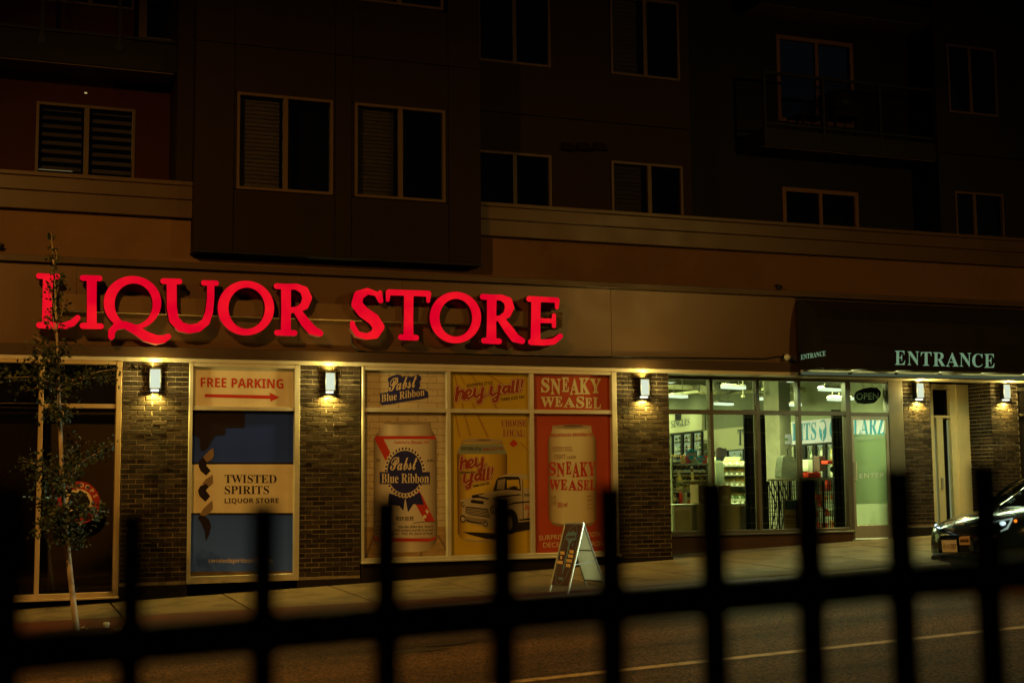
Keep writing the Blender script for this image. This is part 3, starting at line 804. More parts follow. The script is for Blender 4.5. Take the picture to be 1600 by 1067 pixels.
# window A behind the tree: dark room with round badge
wa0, wa1 = -2.4, at(187.5, 750).x
zA0 = at(100, 934).z
vA = [at(61, 750).x, at(61, 750).x-1.35]
WA = storefront('bronze framed shop window with a dark interior behind the young tree', wa0, wa1, zA0, ZH, vA, [at(100, 634).z], -0.03, 0.05, jl=0.06, jr=0.075, mw=0.06, hw=0.06,
           m=mat('bronze_paint', (0.42, 0.30, 0.15), 0.42, metal=0.2, var=0.1, vscale=3), pane_m=glass('dusty_glass', (0.82, 0.80, 0.74), 1.5))
MB().box(wa0, wa1, 0.32, 0.34, zA0, ZH).build('privacy_film', mat('brown_film', (0.085, 0.062, 0.036), 0.55, var=0.35, vscale=1.4, stretch=(1, 1, 0.35)), WA)
MB().box(wa0, wa1, 0.26, 0.30, at(100, 634).z-0.03, ZH).build('dark_bulkhead', M_ROOMDARK, WA)
PA = Yp(0.07)
bd = thing('window_badge', 'round red badge with pale centre on the glass behind the young tree', 'badge', tuple(at(124, 785, 0.07)))
M_BRED = mat('badge_red', (0.30, 0.022, 0.02), 0.5, var=0.1); M_CREAM = mat('print_cream', (0.62, 0.50, 0.30), 0.55, var=0.06)
M_DARKINK = mat('print_black', (0.014, 0.011, 0.012), 0.5)
flat('red_ring', M_BRED, bd, PA, [ell(123, 785, 33.5, 33.5)], 0.004)
flat('centre_disc', M_CREAM, bd, PA, [ell(123, 785, 21.5, 21.5)], 0.007)
flat('emblem', M_DARKINK, bd, PA, [[(108, 775), (114, 768), (121, 770), (125, 765), (131, 769), (137, 775), (141, 784), (136, 790), (139, 797), (130, 793), (126, 800), (121, 794), (115, 799), (112, 790), (106, 787)]], 0.010)
def arc_text(mb, plane, body, cx, cy, r, a0, a1, h, off, style='sans', flip=False):
    for i, ch in enumerate(body):
        if ch == ' ': continue
        a = math.radians(a0+(a1-a0)*i/max(1, len(body)-1))
        v, f = glyphs(ch, style); wv = (v[:, 0]-(v[:, 0].min()+v[:, 0].max())/2)/0.70*h; hv = v[:, 1]/0.70*h
        up = (math.cos(a), math.sin(a)) if not flip else (-math.cos(a), -math.sin(a)); rt = (-up[1], up[0])
        rr = r if not flip else r+h
        pts = [plane.at(cx+rr*math.cos(a)+rt[0]*x+up[0]*y, cy+rr*math.sin(a)+rt[1]*x+up[1]*y, off) for x, y in zip(wv, hv)]
        mb.add(pts, [tuple(reversed(t)) for t in f])
    return mb
arc_text(MB(), PA, 'KAMLOOPS', 123, 785, 24.5, -158, -22, 6.5, 0.008).build('lettering', M_CREAM, bd)
# things dimly visible behind the glass
for k, (px_, py_) in enumerate(((38, 776), (47, 776), (75, 777))):
    o = thing('room_light', ('first', 'second', 'third')[k]+' tiny pale light glinting low in the dark window by the tree', 'light', tuple(at(px_, py_, 0.25)), 'tiny lights in the dark window')
    c = at(px_, py_, 0.25); MB().box(c.x-0.018, c.x+0.018, 0.24, 0.26, c.z-0.008, c.z+0.008).build('diode', glow('pale_diode', (0.8, 1.0, 0.6), 0.5), o)
bn = thing('standing_panel', 'dark red and black panel standing inside the window at the edge', 'panel', tuple(at(15, 870, 0.2)))
PB_ = Yp(0.2)
flat('red_field', mat('dull_red', (0.10, 0.015, 0.012), 0.6), bn, PB_, [(-60, 790), (31, 790), (31, 832), (-60, 832)], 0.0)
flat('black_field', M_DARKINK, bn, PB_, [(-60, 832), (31, 832), (31, 867), (-60, 867)], 0.0)
flat('tan_field', mat('dull_tan', (0.16, 0.11, 0.06), 0.6), bn, PB_, [(-60, 867), (31, 867), (31, 876), (-60, 876)], 0.0)

# window B: free parking sign and shop poster
zB0 = at(380, 909).z
xb0, xb1 = at(293.5, 740).x, at(467.5, 740).x
WB = storefront('tall framed shop window filled by the free parking sign and blue poster', xb0, xb1, zB0, ZH, [], [at(380, 638.5).z], -0.03, 0.05, jl=0.05, jr=0.075, hw=0.055, pane=False, bot=0.10, sill=0.0)
PB = Yp(0.06)
zb = zm(180, 550, 2.8075)
fp = thing('parking_sign', 'cream sign reading FREE PARKING with a red arrow at the window top', 'sign', tuple(at(380, 637, 0.06)))
M_SIGNW = mat('sign_cream', (0.62, 0.52, 0.36), 0.5, var=0.06, vscale=2.5, dirt=(0.52, 0.42, 0.28), dscale=1.2)
M_REDINK = mat('red_ink', (0.42, 0.03, 0.015), 0.5)
MB().solid(PB, [zb((326, 55), (782, 60), (782, 250), (326, 250))], 0.0, 0.01).build('board', M_SIGNW, fp)
text('lettering', M_REDINK, fp, PB, 'FREE PARKING', *zb((375, 153), (738, 160)), 14.3, style='sans', off=0.003)
flat('arrow', M_REDINK, fp, PB, [zb((393, 184), (680, 190), (678, 178), (721, 198), (682, 217), (681, 205), (393, 197))], 0.003)
po = thing('shop_poster', 'blue and cream window poster reading TWISTED SPIRITS with a black corkscrew', 'poster', tuple(at(380, 905, 0.06)))
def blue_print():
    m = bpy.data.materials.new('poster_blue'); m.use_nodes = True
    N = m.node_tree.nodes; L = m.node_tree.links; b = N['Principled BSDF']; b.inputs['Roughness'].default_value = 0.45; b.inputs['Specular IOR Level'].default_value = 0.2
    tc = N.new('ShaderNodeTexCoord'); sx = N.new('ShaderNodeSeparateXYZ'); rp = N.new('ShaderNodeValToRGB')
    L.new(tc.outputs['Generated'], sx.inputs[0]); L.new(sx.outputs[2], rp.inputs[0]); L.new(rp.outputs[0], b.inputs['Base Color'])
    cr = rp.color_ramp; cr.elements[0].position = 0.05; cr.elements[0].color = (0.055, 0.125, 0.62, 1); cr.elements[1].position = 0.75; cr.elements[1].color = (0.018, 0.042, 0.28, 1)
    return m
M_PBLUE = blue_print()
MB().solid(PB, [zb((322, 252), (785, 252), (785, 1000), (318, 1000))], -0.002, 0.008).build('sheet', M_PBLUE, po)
flat('cream_band', M_SIGNW, po, PB, [zb((322, 492), (785, 492), (785, 705), (322, 705))], 0.002)
for a, b in ((484, 492), (705, 713)): flat('dark_rule', M_DARKINK, po, PB, [zb((322, a), (785, a), (785, b), (322, b))], 0.002)
flat('brown_strip', mat('brown_strip', (0.16, 0.095, 0.04), 0.6, var=0.2), po, PB, [zb((318, 963), (785, 960), (785, 1000), (318, 1000))], 0.002)
M_SCREW = mat('corkscrew_black', (0.018, 0.012, 0.012), 0.5); M_SCREWG = mat('corkscrew_grey', (0.20, 0.13, 0.08), 0.5)
flat('corkscrew_handle', M_SCREW, po, PB, [zb((322, 258), (568, 258), (568, 331), (483, 331), (481, 363), (442, 364), (425, 385), (405, 422), (385, 436), (374, 428), (371, 378), (352, 366), (322, 362))], 0.004)
flat('corkscrew_turn', M_SCREW, po, PB, [zb((385, 458), (402, 480), (400, 497), (419, 520), (399, 541), (375, 522), (366, 500), (368, 478))], 0.0045)
flat('corkscrew_turn', M_SCREW, po, PB, [zb((400, 575), (412, 590), (398, 606), (417, 632), (396, 656), (370, 632), (363, 608), (372, 588))], 0.0045)
flat('corkscrew_tip', M_SCREW, po, PB, [zb((372, 712), (392, 716), (412, 735), (421, 762), (412, 800), (398, 829), (392, 785), (378, 750), (362, 728))], 0.0045)
for q in ([(430, 420), (433, 452), (425, 470), (402, 482), (385, 460), (412, 432)], [(428, 537), (429, 575), (412, 592), (398, 577), (380, 580), (398, 556), (420, 543)], [(427, 650), (428, 688), (410, 710), (392, 718), (372, 714), (385, 688), (405, 668)]):
    flat('corkscrew_glint', M_SCREWG, po, PB, [zb(*q)], 0.0050)
M_INK = mat('warm_black_ink', (0.03, 0.018, 0.014), 0.5)
text('lettering', M_INK, po, PB, 'TWISTED', *zb((480, 573), (708, 574)), 13.0, style='serif', off=0.004)
text('lettering', M_INK, po, PB, 'SPIRITS', *zb((480, 622), (675, 622)), 13.0, style='serif', off=0.004)
text('lettering', M_INK, po, PB, 'LIQUOR STORE', *zb((480, 662), (717, 661)), 7.4, style='sans', off=0.004)
text('lettering', M_SIGNW, po, PB, 'twistedspiritson3rd.ca', *zb((408, 923), (692, 922)), 7.6, style='', off=0.004)

# window C: three beer posters
zC0 = at(760, 871.5).z; xc0, xc1 = at(565, 730).x, at(964.5, 730).x
vC = [at(701, 730).x, at(831.5, 730).x]; hC = [at(700, 641.5).z]
WC = storefront('wide framed shop window with six poster panes in three columns', xc0, xc1, zC0, ZH, vC, hC, -0.03, 0.05, jl=0.035, jr=0.085, mw=0.062, hw=0.062, pane=False, bot=0.05, sill=0.03)
box('bulkhead', M_PLINTH, WC, xc0, xc1, 0.0, 0.3, gz(xc0)-0.2, zC0-0.03)
PC = Yp(0.06)
def painted_brick(name, base, joint):
    m = bpy.data.materials.new(name); m.use_nodes = True
    N = m.node_tree.nodes; L = m.node_tree.links; b = N['Principled BSDF']; b.inputs['Roughness'].default_value = 0.5; b.inputs['Specular IOR Level'].default_value = 0.2
    tc = N.new('ShaderNodeTexCoord'); mp = N.new('ShaderNodeMapping'); mp.inputs['Rotation'].default_value = (math.radians(90), 0, 0)
    L.new(tc.outputs['Object'], mp.inputs[0])
    nz = N.new('ShaderNodeTexNoise'); nz.inputs['Scale'].default_value = 9; nz.inputs['Detail'].default_value = 6
    L.new(mp.outputs[0], nz.inputs['Vector'])
    va = N.new('ShaderNodeVectorMath'); va.operation = 'SCALE'; va.inputs['Scale'].default_value = 0.03
    L.new(nz.outputs['Color'], va.inputs[0])
    ad = N.new('ShaderNodeVectorMath'); L.new(mp.outputs[0], ad.inputs[0]); L.new(va.outputs[0], ad.inputs[1])
    br = N.new('ShaderNodeTexBrick'); br.inputs['Scale'].default_value = 1.0; br.inputs['Brick Width'].default_value = 0.30; br.inputs['Row Height'].default_value = 0.098
    br.inputs['Mortar Size'].default_value = 0.004; br.inputs['Color1'].default_value = (*base, 1); br.inputs['Color2'].default_value = tuple(c*0.88 for c in base)+(1,); br.inputs['Mortar'].default_value = (*joint, 1)
    L.new(ad.outputs[0], br.inputs['Vector'])
    n2 = N.new('ShaderNodeTexNoise'); n2.inputs['Scale'].default_value = 22; n2.inputs['Detail'].default_value = 8
    L.new(mp.outputs[0], n2.inputs['Vector'])
    rp = N.new('ShaderNodeValToRGB'); rp.color_ramp.elements[0].position = 0.62; rp.color_ramp.elements[1].position = 0.72
    L.new(n2.outputs['Fac'], rp.inputs[0])
    mx = N.new('ShaderNodeMixRGB'); mx.inputs[2].default_value = (*joint, 1); L.new(br.outputs[0], mx.inputs[1]); L.new(rp.outputs[0], mx.inputs[0])
    L.new(mx.outputs[0], b.inputs['Base Color'])
    return m
M_WBRICK = painted_brick('printed_whitewashed_brick', (0.48, 0.39, 0.26), (0.19, 0.13, 0.07))
def can_print(name, stops):
    """printed picture of a can: bands of colour across the generated width"""
    m = bpy.data.materials.new(name); m.use_nodes = True
    N = m.node_tree.nodes; L = m.node_tree.links; b = N['Principled BSDF']; b.inputs['Roughness'].default_value = 0.45; b.inputs['Specular IOR Level'].default_value = 0.2
    tc = N.new('ShaderNodeTexCoord'); sx = N.new('ShaderNodeSeparateXYZ'); rp = N.new('ShaderNodeValToRGB')
    L.new(tc.outputs['Generated'], sx.inputs[0]); L.new(sx.outputs[0], rp.inputs[0]); L.new(rp.outputs[0], b.inputs['Base Color'])
    cr = rp.color_ramp
    while len(cr.elements) < len(stops): cr.elements.new(0.5)
    for e, (p, c) in zip(cr.elements, stops): e.position = p; e.color = (*c, 1)
    return m
def sheet(name, label, px0, py0, px1, py1, m, corners=None):
    p = thing(name, label, 'poster', tuple(at((px0+px1)/2, py1, 0.06)), 'beer posters in the shop window')
    MB().solid(PC, [corners or [(px0, py0), (px1, py0), (px1, py1), (px0, py1)]], 0.0, 0.008).build('sheet', m, p)
    return p
za = zm(560, 575, 11.4286)           # upper left pane detail
zb2 = zm(560, 640, 4.4483)
zc = zm(700, 575, 7.3556); zd = zm(700, 720, 6.8815); ze_ = zm(825, 575, 3.6169)
M_NAVY = mat('navy_ink', (0.018, 0.018, 0.11), 0.5); M_PALE = mat('pale_ink', (0.52, 0.40, 0.25), 0.5)
# A upper
pa = sheet('beer_poster', 'small poster with slanted Pabst Blue Ribbon logo on whitewashed brick', 566, 577, 700, 640, M_WBRICK)
flat('logo_shadow', M_NAVY, pa, PC, [za((520, 200), (545, 165), (680, 112), (745, 120), (790, 160), (830, 140), (960, 158), (1000, 130), (1060, 112), (1110, 150), (1128, 185), (1095, 250), (1105, 310), (1078, 372), (1165, 375), (1240, 420), (1255, 525), (1100, 560), (800, 605), (560, 650), (420, 662), (385, 625), (385, 450), (530, 425), (548, 280))], 0.002)
text('lettering', M_PALE, pa, PC, 'Pabst', *za((545, 412), (1040, 335)), 21.5, style='script', off=0.004, offset=0.012)
text('lettering', M_PALE, pa, PC, 'Blue Ribbon', *za((408, 605), (1180, 488)), 12.0, style='serif', off=0.004)
# A lower
pb = sheet('beer_poster', 'large poster of a Pabst Blue Ribbon can against whitewashed brick', 566, 643, 700, 874, M_WBRICK)
M_WOODP = mat('printed_boards', (0.30, 0.19, 0.085), 0.5, var=0.3, vscale=5, stretch=(1, 1, 6))
flat('board_floor', M_WOODP, pb, PC, [zb2((20, 815), (615, 810), (615, 1035), (20, 1035))], 0.002)
for q in ([(100, 870), (120, 862), (60, 1035), (40, 1035)], [(430, 985), (440, 985), (445, 1035), (432, 1035)], [(545, 870), (560, 870), (612, 960), (612, 985)]):
    flat('board_gap', mat('printed_gap', (0.16, 0.10, 0.045), 0.5), pb, PC, [zb2(*q)], 0.003)
CANM = can_print('printed_silver_can', [(0.0, (0.07, 0.05, 0.03)), (0.08, (0.30, 0.24, 0.17)), (0.25, (0.60, 0.52, 0.42)), (0.42, (0.40, 0.33, 0.25)), (0.6, (0.55, 0.47, 0.37)), (0.88, (0.30, 0.23, 0.16)), (1.0, (0.06, 0.045, 0.03))])
flat('can_body', CANM, pb, PC, [zb2((175, 88), (250, 80), (430, 80), (503, 88), (505, 130), (528, 170), (542, 205), (545, 900), (530, 935), (490, 975), (420, 988), (235, 988), (170, 975), (122, 940), (105, 900), (107, 205), (125, 170), (165, 130))], 0.004)
flat('can_lid', mat('printed_lid', (0.30, 0.235, 0.155), 0.4), pb, PC, [zb2(*ell(340, 92, 165, 12, 30))], 0.005)
LABM = can_print('printed_label', [(0.0, (0.17, 0.13, 0.09)), (0.12, (0.45, 0.38, 0.30)), (0.45, (0.66, 0.58, 0.50)), (0.85, (0.46, 0.38, 0.28)), (1.0, (0.15, 0.11, 0.07))])
flat('can_label', LABM, pb, PC, [zb2((109, 195), (540, 195), (541, 885), (108, 885))], 0.006)
flat('red_stripe', M_REDINK, pb, PC, [zb2((120, 182), (530, 182), (541, 204), (175, 204), (345, 545), (300, 570), (112, 204))], 0.007)
flat('red_stripe', M_REDINK, pb, PC, [zb2((420, 560), (445, 600), (532, 775), (465, 775), (370, 610))], 0.007)
flat('red_stripe', M_REDINK, pb, PC, [zb2((107, 878), (160, 893), (500, 893), (540, 878), (535, 900), (490, 915), (165, 915), (112, 900))], 0.007)
# rosette with scalloped edge and two tails
sc_ = []
for k in range(72):
    r_ = 151 if k % 2 else 143
    sc_.append((323+r_*math.cos(2*math.pi*k/72), 432+r_*1.22*math.sin(2*math.pi*k/72)))
M_LBL = mat('label_white', (0.60, 0.50, 0.37), 0.5)
flat('ribbon_tail', M_NAVY, pb, PC, [zb2((212, 580), (325, 610), (312, 700), (285, 668), (205, 660))], 0.0075)
flat('ribbon_tail', M_NAVY, pb, PC, [zb2((325, 610), (430, 575), (455, 660), (382, 655), (345, 712))], 0.0075)
flat('rosette_edge', M_LBL, pb, PC, [zb2(*sc_)], 0.008)
for k in range(36):
    a = 2*math.pi*k/36+0.05
    ca, sa = math.cos(a), math.sin(a)
    flat('rosette_pleat', M_NAVY, pb, PC, [zb2((323+126*ca-6*sa, 432+(126*sa+6*ca)*1.22), (323+140*ca-7*sa, 432+(140*sa+7*ca)*1.22), (323+140*ca+4*sa, 432+(140*sa-4*ca)*1.22), (323+126*ca+4*sa, 432+(126*sa-4*ca)*1.22))], 0.0085)
flat('rosette', M_NAVY, pb, PC, [zb2(*ell(323, 432, 122, 148, 48))], 0.009)
flat('name_bar', M_NAVY, pb, PC, [zb2((148, 432), (497, 432), (497, 516), (148, 516))], 0.0095)
text('lettering', M_LBL, pb, PC, 'Pabst', *zb2((222, 418), (408, 415)), 22, style='script', off=0.011, offset=0.012)
text('lettering', M_LBL, pb, PC, 'Blue Ribbon', *zb2((160, 508), (490, 508)), 15, style='serif', off=0.011, slant=0)
text('lettering', M_INK, pb, PC, 'BEER·BIÈRE', *zb2((262, 770), (384, 768)), 6, style='sans', off=0.008)
text('lettering', M_REDINK, pb, PC, 'Established in Milwaukee 1844', *zb2((245, 236), (490, 236)), 5, style='serifi', off=0.008)
for j in range(3):
    text('lettering', M_INK, pb, PC, ('Pabst Blue Ribbon Beer. Nature\'s', 'choicest products provide its prized', 'flavor. Only the finest of hops')[j], *zb2((225-(j == 0)*-50, 822+24*j), (518, 818+24*j)), 4.2, style='serifi', off=0.008)
    bars('print_line', M_INK, pb, PC, *zb2((122, 815+24*j), (165, 822+24*j)), 2, 6, 0.008)
flat('label_rule', M_INK, pb, PC, [zb2((108, 770), (190, 778), (260, 792), (258, 795), (190, 783), (108, 775))], 0.008)
flat('label_rule', M_INK, pb, PC, [zb2((380, 785), (460, 775), (536, 775), (536, 779), (460, 780), (380, 789))], 0.008)
text('lettering', M_INK, pb, PC, '355', *zb2((125, 360), (150, 360)), 4, style='sans', off=0.008); text('lettering', M_INK, pb, PC, '4.9%', *zb2((476, 362), (528, 362)), 4, style='sans', off=0.008)
flat('barley_sprig', M_LBL, pb, PC, [zb2((447, 745), (458, 728), (474, 735), (470, 752), (452, 758))], 0.009)
flat('hop_sprig', M_LBL, pb, PC, [zb2((466, 700), (478, 688), (482, 700), (496, 705), (484, 715), (482, 728), (472, 716))], 0.009)
# B upper
M_YEL = mat('poster_yellow', (0.47, 0.32, 0.020), 0.5, var=0.06, vscale=2)
M_RAY = mat('poster_ray', (0.34, 0.19, 0.016), 0.5); M_HEY = mat('hey_red', (0.27, 0.035, 0.014), 0.5)
pc = sheet('beer_poster', 'small yellow poster with slanted red hey y\'all lettering', 703, 579, 829.5, 643, M_YEL)
for q in ([(62, 55), (78, 55), (112, 200), (98, 200)], [(125, 55), (142, 55), (200, 195), (188, 195)], [(240, 55), (262, 55), (338, 160), (322, 165)], [(410, 55), (445, 55), (640, 180), (610, 180)], [(55, 400), (75, 400), (85, 470), (68, 470)], [(150, 400), (172, 400), (190, 470), (170, 470)], [(270, 400), (290, 400), (325, 470), (300, 470)], [(520, 410), (545, 410), (575, 470), (548, 470)]):
    flat('ray', M_RAY, pc, PC, [zc(*q)], 0.002)
HEY = [[(112, 222, 17), (104, 290, 18), (94, 368, 19)], [(100, 335, 13), (128, 275, 15), (165, 258, 17), (180, 285, 18), (168, 345, 17), (188, 358, 12), (212, 335, 10)],
       [(212, 318, 10), (255, 295, 11), (268, 262, 13), (240, 246, 13), (208, 275, 16), (203, 328, 17), (235, 350, 14), (275, 325, 10), (300, 290, 8)],
       [(310, 240, 17), (300, 315, 17), (328, 332, 14), (368, 300, 11)], [(400, 232, 17), (388, 320, 17), (376, 388, 15), (348, 404, 12), (336, 382, 10), (385, 345, 9), (446, 308, 7)]]
YALL = [[(502, 216, 17), (490, 295, 17), (518, 314, 14), (556, 285, 11)], [(592, 206, 17), (578, 315, 17), (560, 374, 15), (526, 386, 12), (512, 362, 10), (560, 325, 9), (612, 290, 7)], [(612, 210, 9), (606, 236, 5)],
        [(692, 212, 14), (650, 216, 15), (632, 262, 16), (656, 286, 13), (692, 245, 9)], [(708, 208, 16), (696, 272, 16), (722, 278, 10)], [(752, 152, 17), (737, 272, 17), (762, 280, 10)], [(804, 142, 17), (789, 268, 17), (812, 270, 9)], [(856, 140, 14), (842, 222, 8)], [(834, 254, 11), (833, 256, 11)]]
zcl = lambda l: zc(*l)
for W_ in (HEY, YALL):
    for grow, m_, o_ in ((13, M_HEY, 0.004), (8, M_PALE, 0.006), (0, M_HEY, 0.008)):
        for l in islands([([p[:2] for p in q], [p[2]+grow for p in q]) for q in W_]): MB().poly(PC, [zcl(k) for k in l], o_).build('lettering', m_, pc)
text('lettering', M_INK, pc, PC, '·SOUTHERN STYLE·', *zc((205, 220), (520, 182)), 4.6, style='sans', off=0.004)
text('lettering', M_INK, pc, PC, '·HARD ICED TEA·', *zc((605, 380), (885, 345)), 4.6, style='sans', off=0.004)
# B lower
pd = sheet('beer_poster', 'large yellow poster of a hey y\'all can with an old pickup truck', 703, 645, 831, 871, M_YEL)
for q in ([(75, 535), (95, 535), (145, 790), (128, 790)], [(180, 535), (200, 535), (270, 780), (248, 780)], [(325, 535), (350, 535), (475, 795), (448, 795)], [(820, 860), (850, 860), (920, 940), (915, 950)]):
    flat('ray', M_RAY, pd, PC, [zc(*q)], 0.002)
YCAN = can_print('printed_yellow_can', [(0.0, (0.10, 0.05, 0.008)), (0.06, (0.28, 0.16, 0.014)), (0.2, (0.56, 0.39, 0.04)), (0.5, (0.60, 0.42, 0.05)), (0.85, (0.38, 0.23, 0.018)), (1.0, (0.12, 0.06, 0.008))])
flat('can_body', YCAN, pd, PC, [zc((160, 830), (620, 830), (640, 905), (668, 960), (680, 1010))+zd((636, 10), (636, 790), (600, 835), (500, 862), (240, 862), (140, 835), (105, 780), (98, 10))+zc((102, 1010), (112, 960), (140, 905))], 0.004)
flat('can_collar', mat('printed_teal_collar', (0.22, 0.25, 0.19), 0.5), pd, PC, [zc((150, 870), (625, 870), (640, 905), (668, 960), (670, 985), (108, 985), (112, 960), (140, 905))], 0.006)
flat('can_lid', mat('printed_lid_warm', (0.34, 0.26, 0.16), 0.4), pd, PC, [zc(*ell(392, 835, 232, 26, 30))], 0.007)
flat('lid_shade', mat('printed_lid_dark', (0.14, 0.09, 0.05), 0.4), pd, PC, [zc(*ell(412, 826, 88, 8, 24))], 0.008)
flat('can_foot', mat('printed_foot', (0.36, 0.28, 0.17), 0.4), pd, PC, [zd((165, 835), (300, 848), (470, 842), (600, 815), (590, 838), (480, 862), (300, 868), (195, 858))], 0.006)
text('lettering', M_INK, pd, PC, 'SOUTHERN STYLE', *zc((150, 942), (385, 950)), 5.2, style='sans', off=0.008)
text('lettering', M_HEY, pd, PC, 'HARD ICED TEA', *zc((402, 950), (636, 940)), 5.2, style='sans', off=0.008)
def remap(src, dst):
    (a, b, c, d), (e, f, g_, h_) = src, dst
    return lambda l: [(e+(x-a)/(c-a)*(g_-e), f+(y-b)/(d-b)*(h_-f)) for x, y in l]
for W_, fn in ((HEY, remap((80, 205, 450, 420), (718, 712.5, 760, 739))), (YALL, remap((480, 125, 870, 402), (723.5, 729.5, 771.5, 765)))):
    for grow, m_, o_ in ((13, M_HEY, 0.006), (8, M_PALE, 0.008), (0, M_HEY, 0.010)):
        for l in islands([([p[:2] for p in q], [p[2]+grow for p in q]) for q in W_]): MB().poly(PC, [fn(k) for k in l], o_).build('lettering', m_, pd)
text('lettering', M_INK, pd, PC, '·SOUTHERN STYLE·', *zd((130, 135), (300, 128)), 3, style='sans', off=0.0115)
text('lettering', M_INK, pd, PC, '·HARD ICED TEA·', *zd((268, 283), (452, 250)), 4, style='sans', off=0.0115)
for o_, m_ in ((0.035, M_PALE), (0.0, M_HEY)):
    text('lettering', m_, pd, PC, 'CHOOSE', *zc((615, 672), (898, 668)), 10.5, style='serif', off=0.004+(0.002 if not o_ else 0), offset=o_)
    text('lettering', m_, pd, PC, 'LOCAL!', *zc((632, 785), (886, 785)), 11.5, style='serif', off=0.004+(0.002 if not o_ else 0), offset=o_)
leaf = [(755, 812), (765, 835), (778, 828), (778, 852), (803, 850), (795, 868), (802, 878), (775, 890), (778, 900), (757, 897), (757, 912), (751, 912), (751, 897), (730, 900), (733, 890), (706, 878), (714, 868), (706, 850), (730, 852), (732, 828), (744, 835)]
flat('maple_leaf', M_REDINK, pd, PC, [zc(*leaf)], 0.004)
# pickup drawn on the poster
M_TRK = mat('truck_cream', (0.40, 0.33, 0.23), 0.5); M_TRKD = mat('truck_dark', (0.022, 0.016, 0.014), 0.5); M_TRKS = mat('truck_shade', (0.22, 0.17, 0.11), 0.5)
tr = lambda name, m_, o_, *q: flat(name, m_, pd, PC, [zd(*q)], o_)
tr('truck_shadow', M_TRKD, 0.012, (150, 735), (215, 745), (210, 680), (560, 720), (640, 780), (885, 735), (885, 650), (740, 660), (640, 790), (520, 840), (410, 835), (230, 790), (160, 760))
tr('truck_body', M_TRK, 0.013, (132, 415), (235, 400), (255, 365), (330, 350), (400, 345), (500, 320), (530, 190), (560, 165), (640, 140), (790, 140), (885, 155), (885, 640), (760, 660), (735, 560), (700, 525), (655, 540), (635, 590), (600, 700), (420, 715), (375, 700), (190, 655), (150, 600), (155, 480), (135, 440))
tr('cab_glass', M_TRKD, 0.014, (485, 325), (520, 200), (545, 178), (620, 165), (760, 170), (775, 195), (785, 320), (640, 308))
tr('window_pane', M_YEL, 0.015, (632, 205), (760, 200), (775, 300), (635, 290))
tr('window_pane', M_TRKS, 0.015, (535, 205), (618, 190), (605, 305), (525, 305))
tr('window_pane', M_YEL, 0.015, (800, 195), (885, 190), (885, 280), (810, 300))
tr('steering_wheel', M_TRKD, 0.016, (660, 280), (720, 268), (762, 290), (720, 300), (665, 295))
tr('hood_scoop', M_TRKD, 0.015, (240, 425), (265, 415), (385, 432), (382, 465), (250, 450))
tr('hood_line', M_TRKD, 0.015, (255, 370), (385, 345), (395, 352), (320, 370), (450, 405), (430, 415), (330, 395), (262, 400))
tr('hood_line', M_TRKD, 0.015, (480, 400), (560, 375), (700, 362), (770, 355), (795, 365), (690, 378), (560, 392), (485, 410))
tr('body_line', M_TRKD, 0.015, (640, 462), (730, 440), (885, 430), (885, 443), (735, 458), (645, 475))
tr('grille', M_TRKD, 0.015, (190, 490), (280, 495), (430, 515), (462, 600), (440, 608), (230, 580), (190, 560))
for j in range(5): tr('grille_bar', M_TRK, 0.016, (195, 502+15*j), (295, 511+15*j), (440+5*j, 530+15*j), (441+5*j, 537+15*j), (295, 518+15*j), (195, 509+15*j))
tr('bumper', M_TRKS, 0.016, (185, 590), (250, 605), (400, 625), (430, 640), (380, 672), (250, 645), (180, 625))
tr('bumper_shade', M_TRKD, 0.017, (195, 628), (255, 648), (370, 668), (372, 678), (250, 662), (190, 642))
tr('headlamp', M_TRKD, 0.015, (140, 440), (165, 440), (180, 485), (165, 500), (148, 480)); tr('headlamp_glass', M_TRK, 0.016, (148, 450), (164, 450), (172, 482), (160, 488))
flat('headlamp', M_TRKD, pd, PC, [zd(*ell(488, 525, 38, 50, 24))], 0.015); flat('headlamp_glass', M_TRKS, pd, PC, [zd(*ell(488, 525, 29, 40, 24))], 0.016)
flat('fog_lamp', M_TRKD, pd, PC, [zd(*ell(160, 620, 30, 40, 20))], 0.015); flat('fog_lamp_glass', M_TRK, pd, PC, [zd(*ell(160, 622, 20, 26, 20))], 0.016)
flat('fog_lamp', M_TRKD, pd, PC, [zd(*ell(405, 678, 26, 28, 20))], 0.018); flat('fog_lamp_glass', M_TRK, pd, PC, [zd(*ell(405, 678, 17, 19, 20))], 0.019)
flat('wheel_arch', M_TRKD, pd, PC, [zd(*ell(672, 650, 82, 135, 30))], 0.0165); flat('wheel_hub', M_TRKS, pd, PC, [zd(*ell(655, 670, 38, 78, 24))], 0.018)
tr('running_board', M_TRKD, 0.016, (765, 628), (885, 610), (885, 632), (765, 642))
tr('door_gap', M_TRKD, 0.016, (800, 200), (806, 200), (812, 620), (805, 620))
text('lettering', M_REDINK, pd, PC, 'he', *zd((828, 525), (884, 520)), 9, style='serifi', off=0.017); text('lettering', M_REDINK, pd, PC, 'y\'', *zd((848, 590), (884, 588)), 8, style='serifi', off=0.017)
text('lettering', M_INK, pd, PC, 'SOUTH', *zd((820, 380), (882, 378)), 4, style='sans', off=0.017)
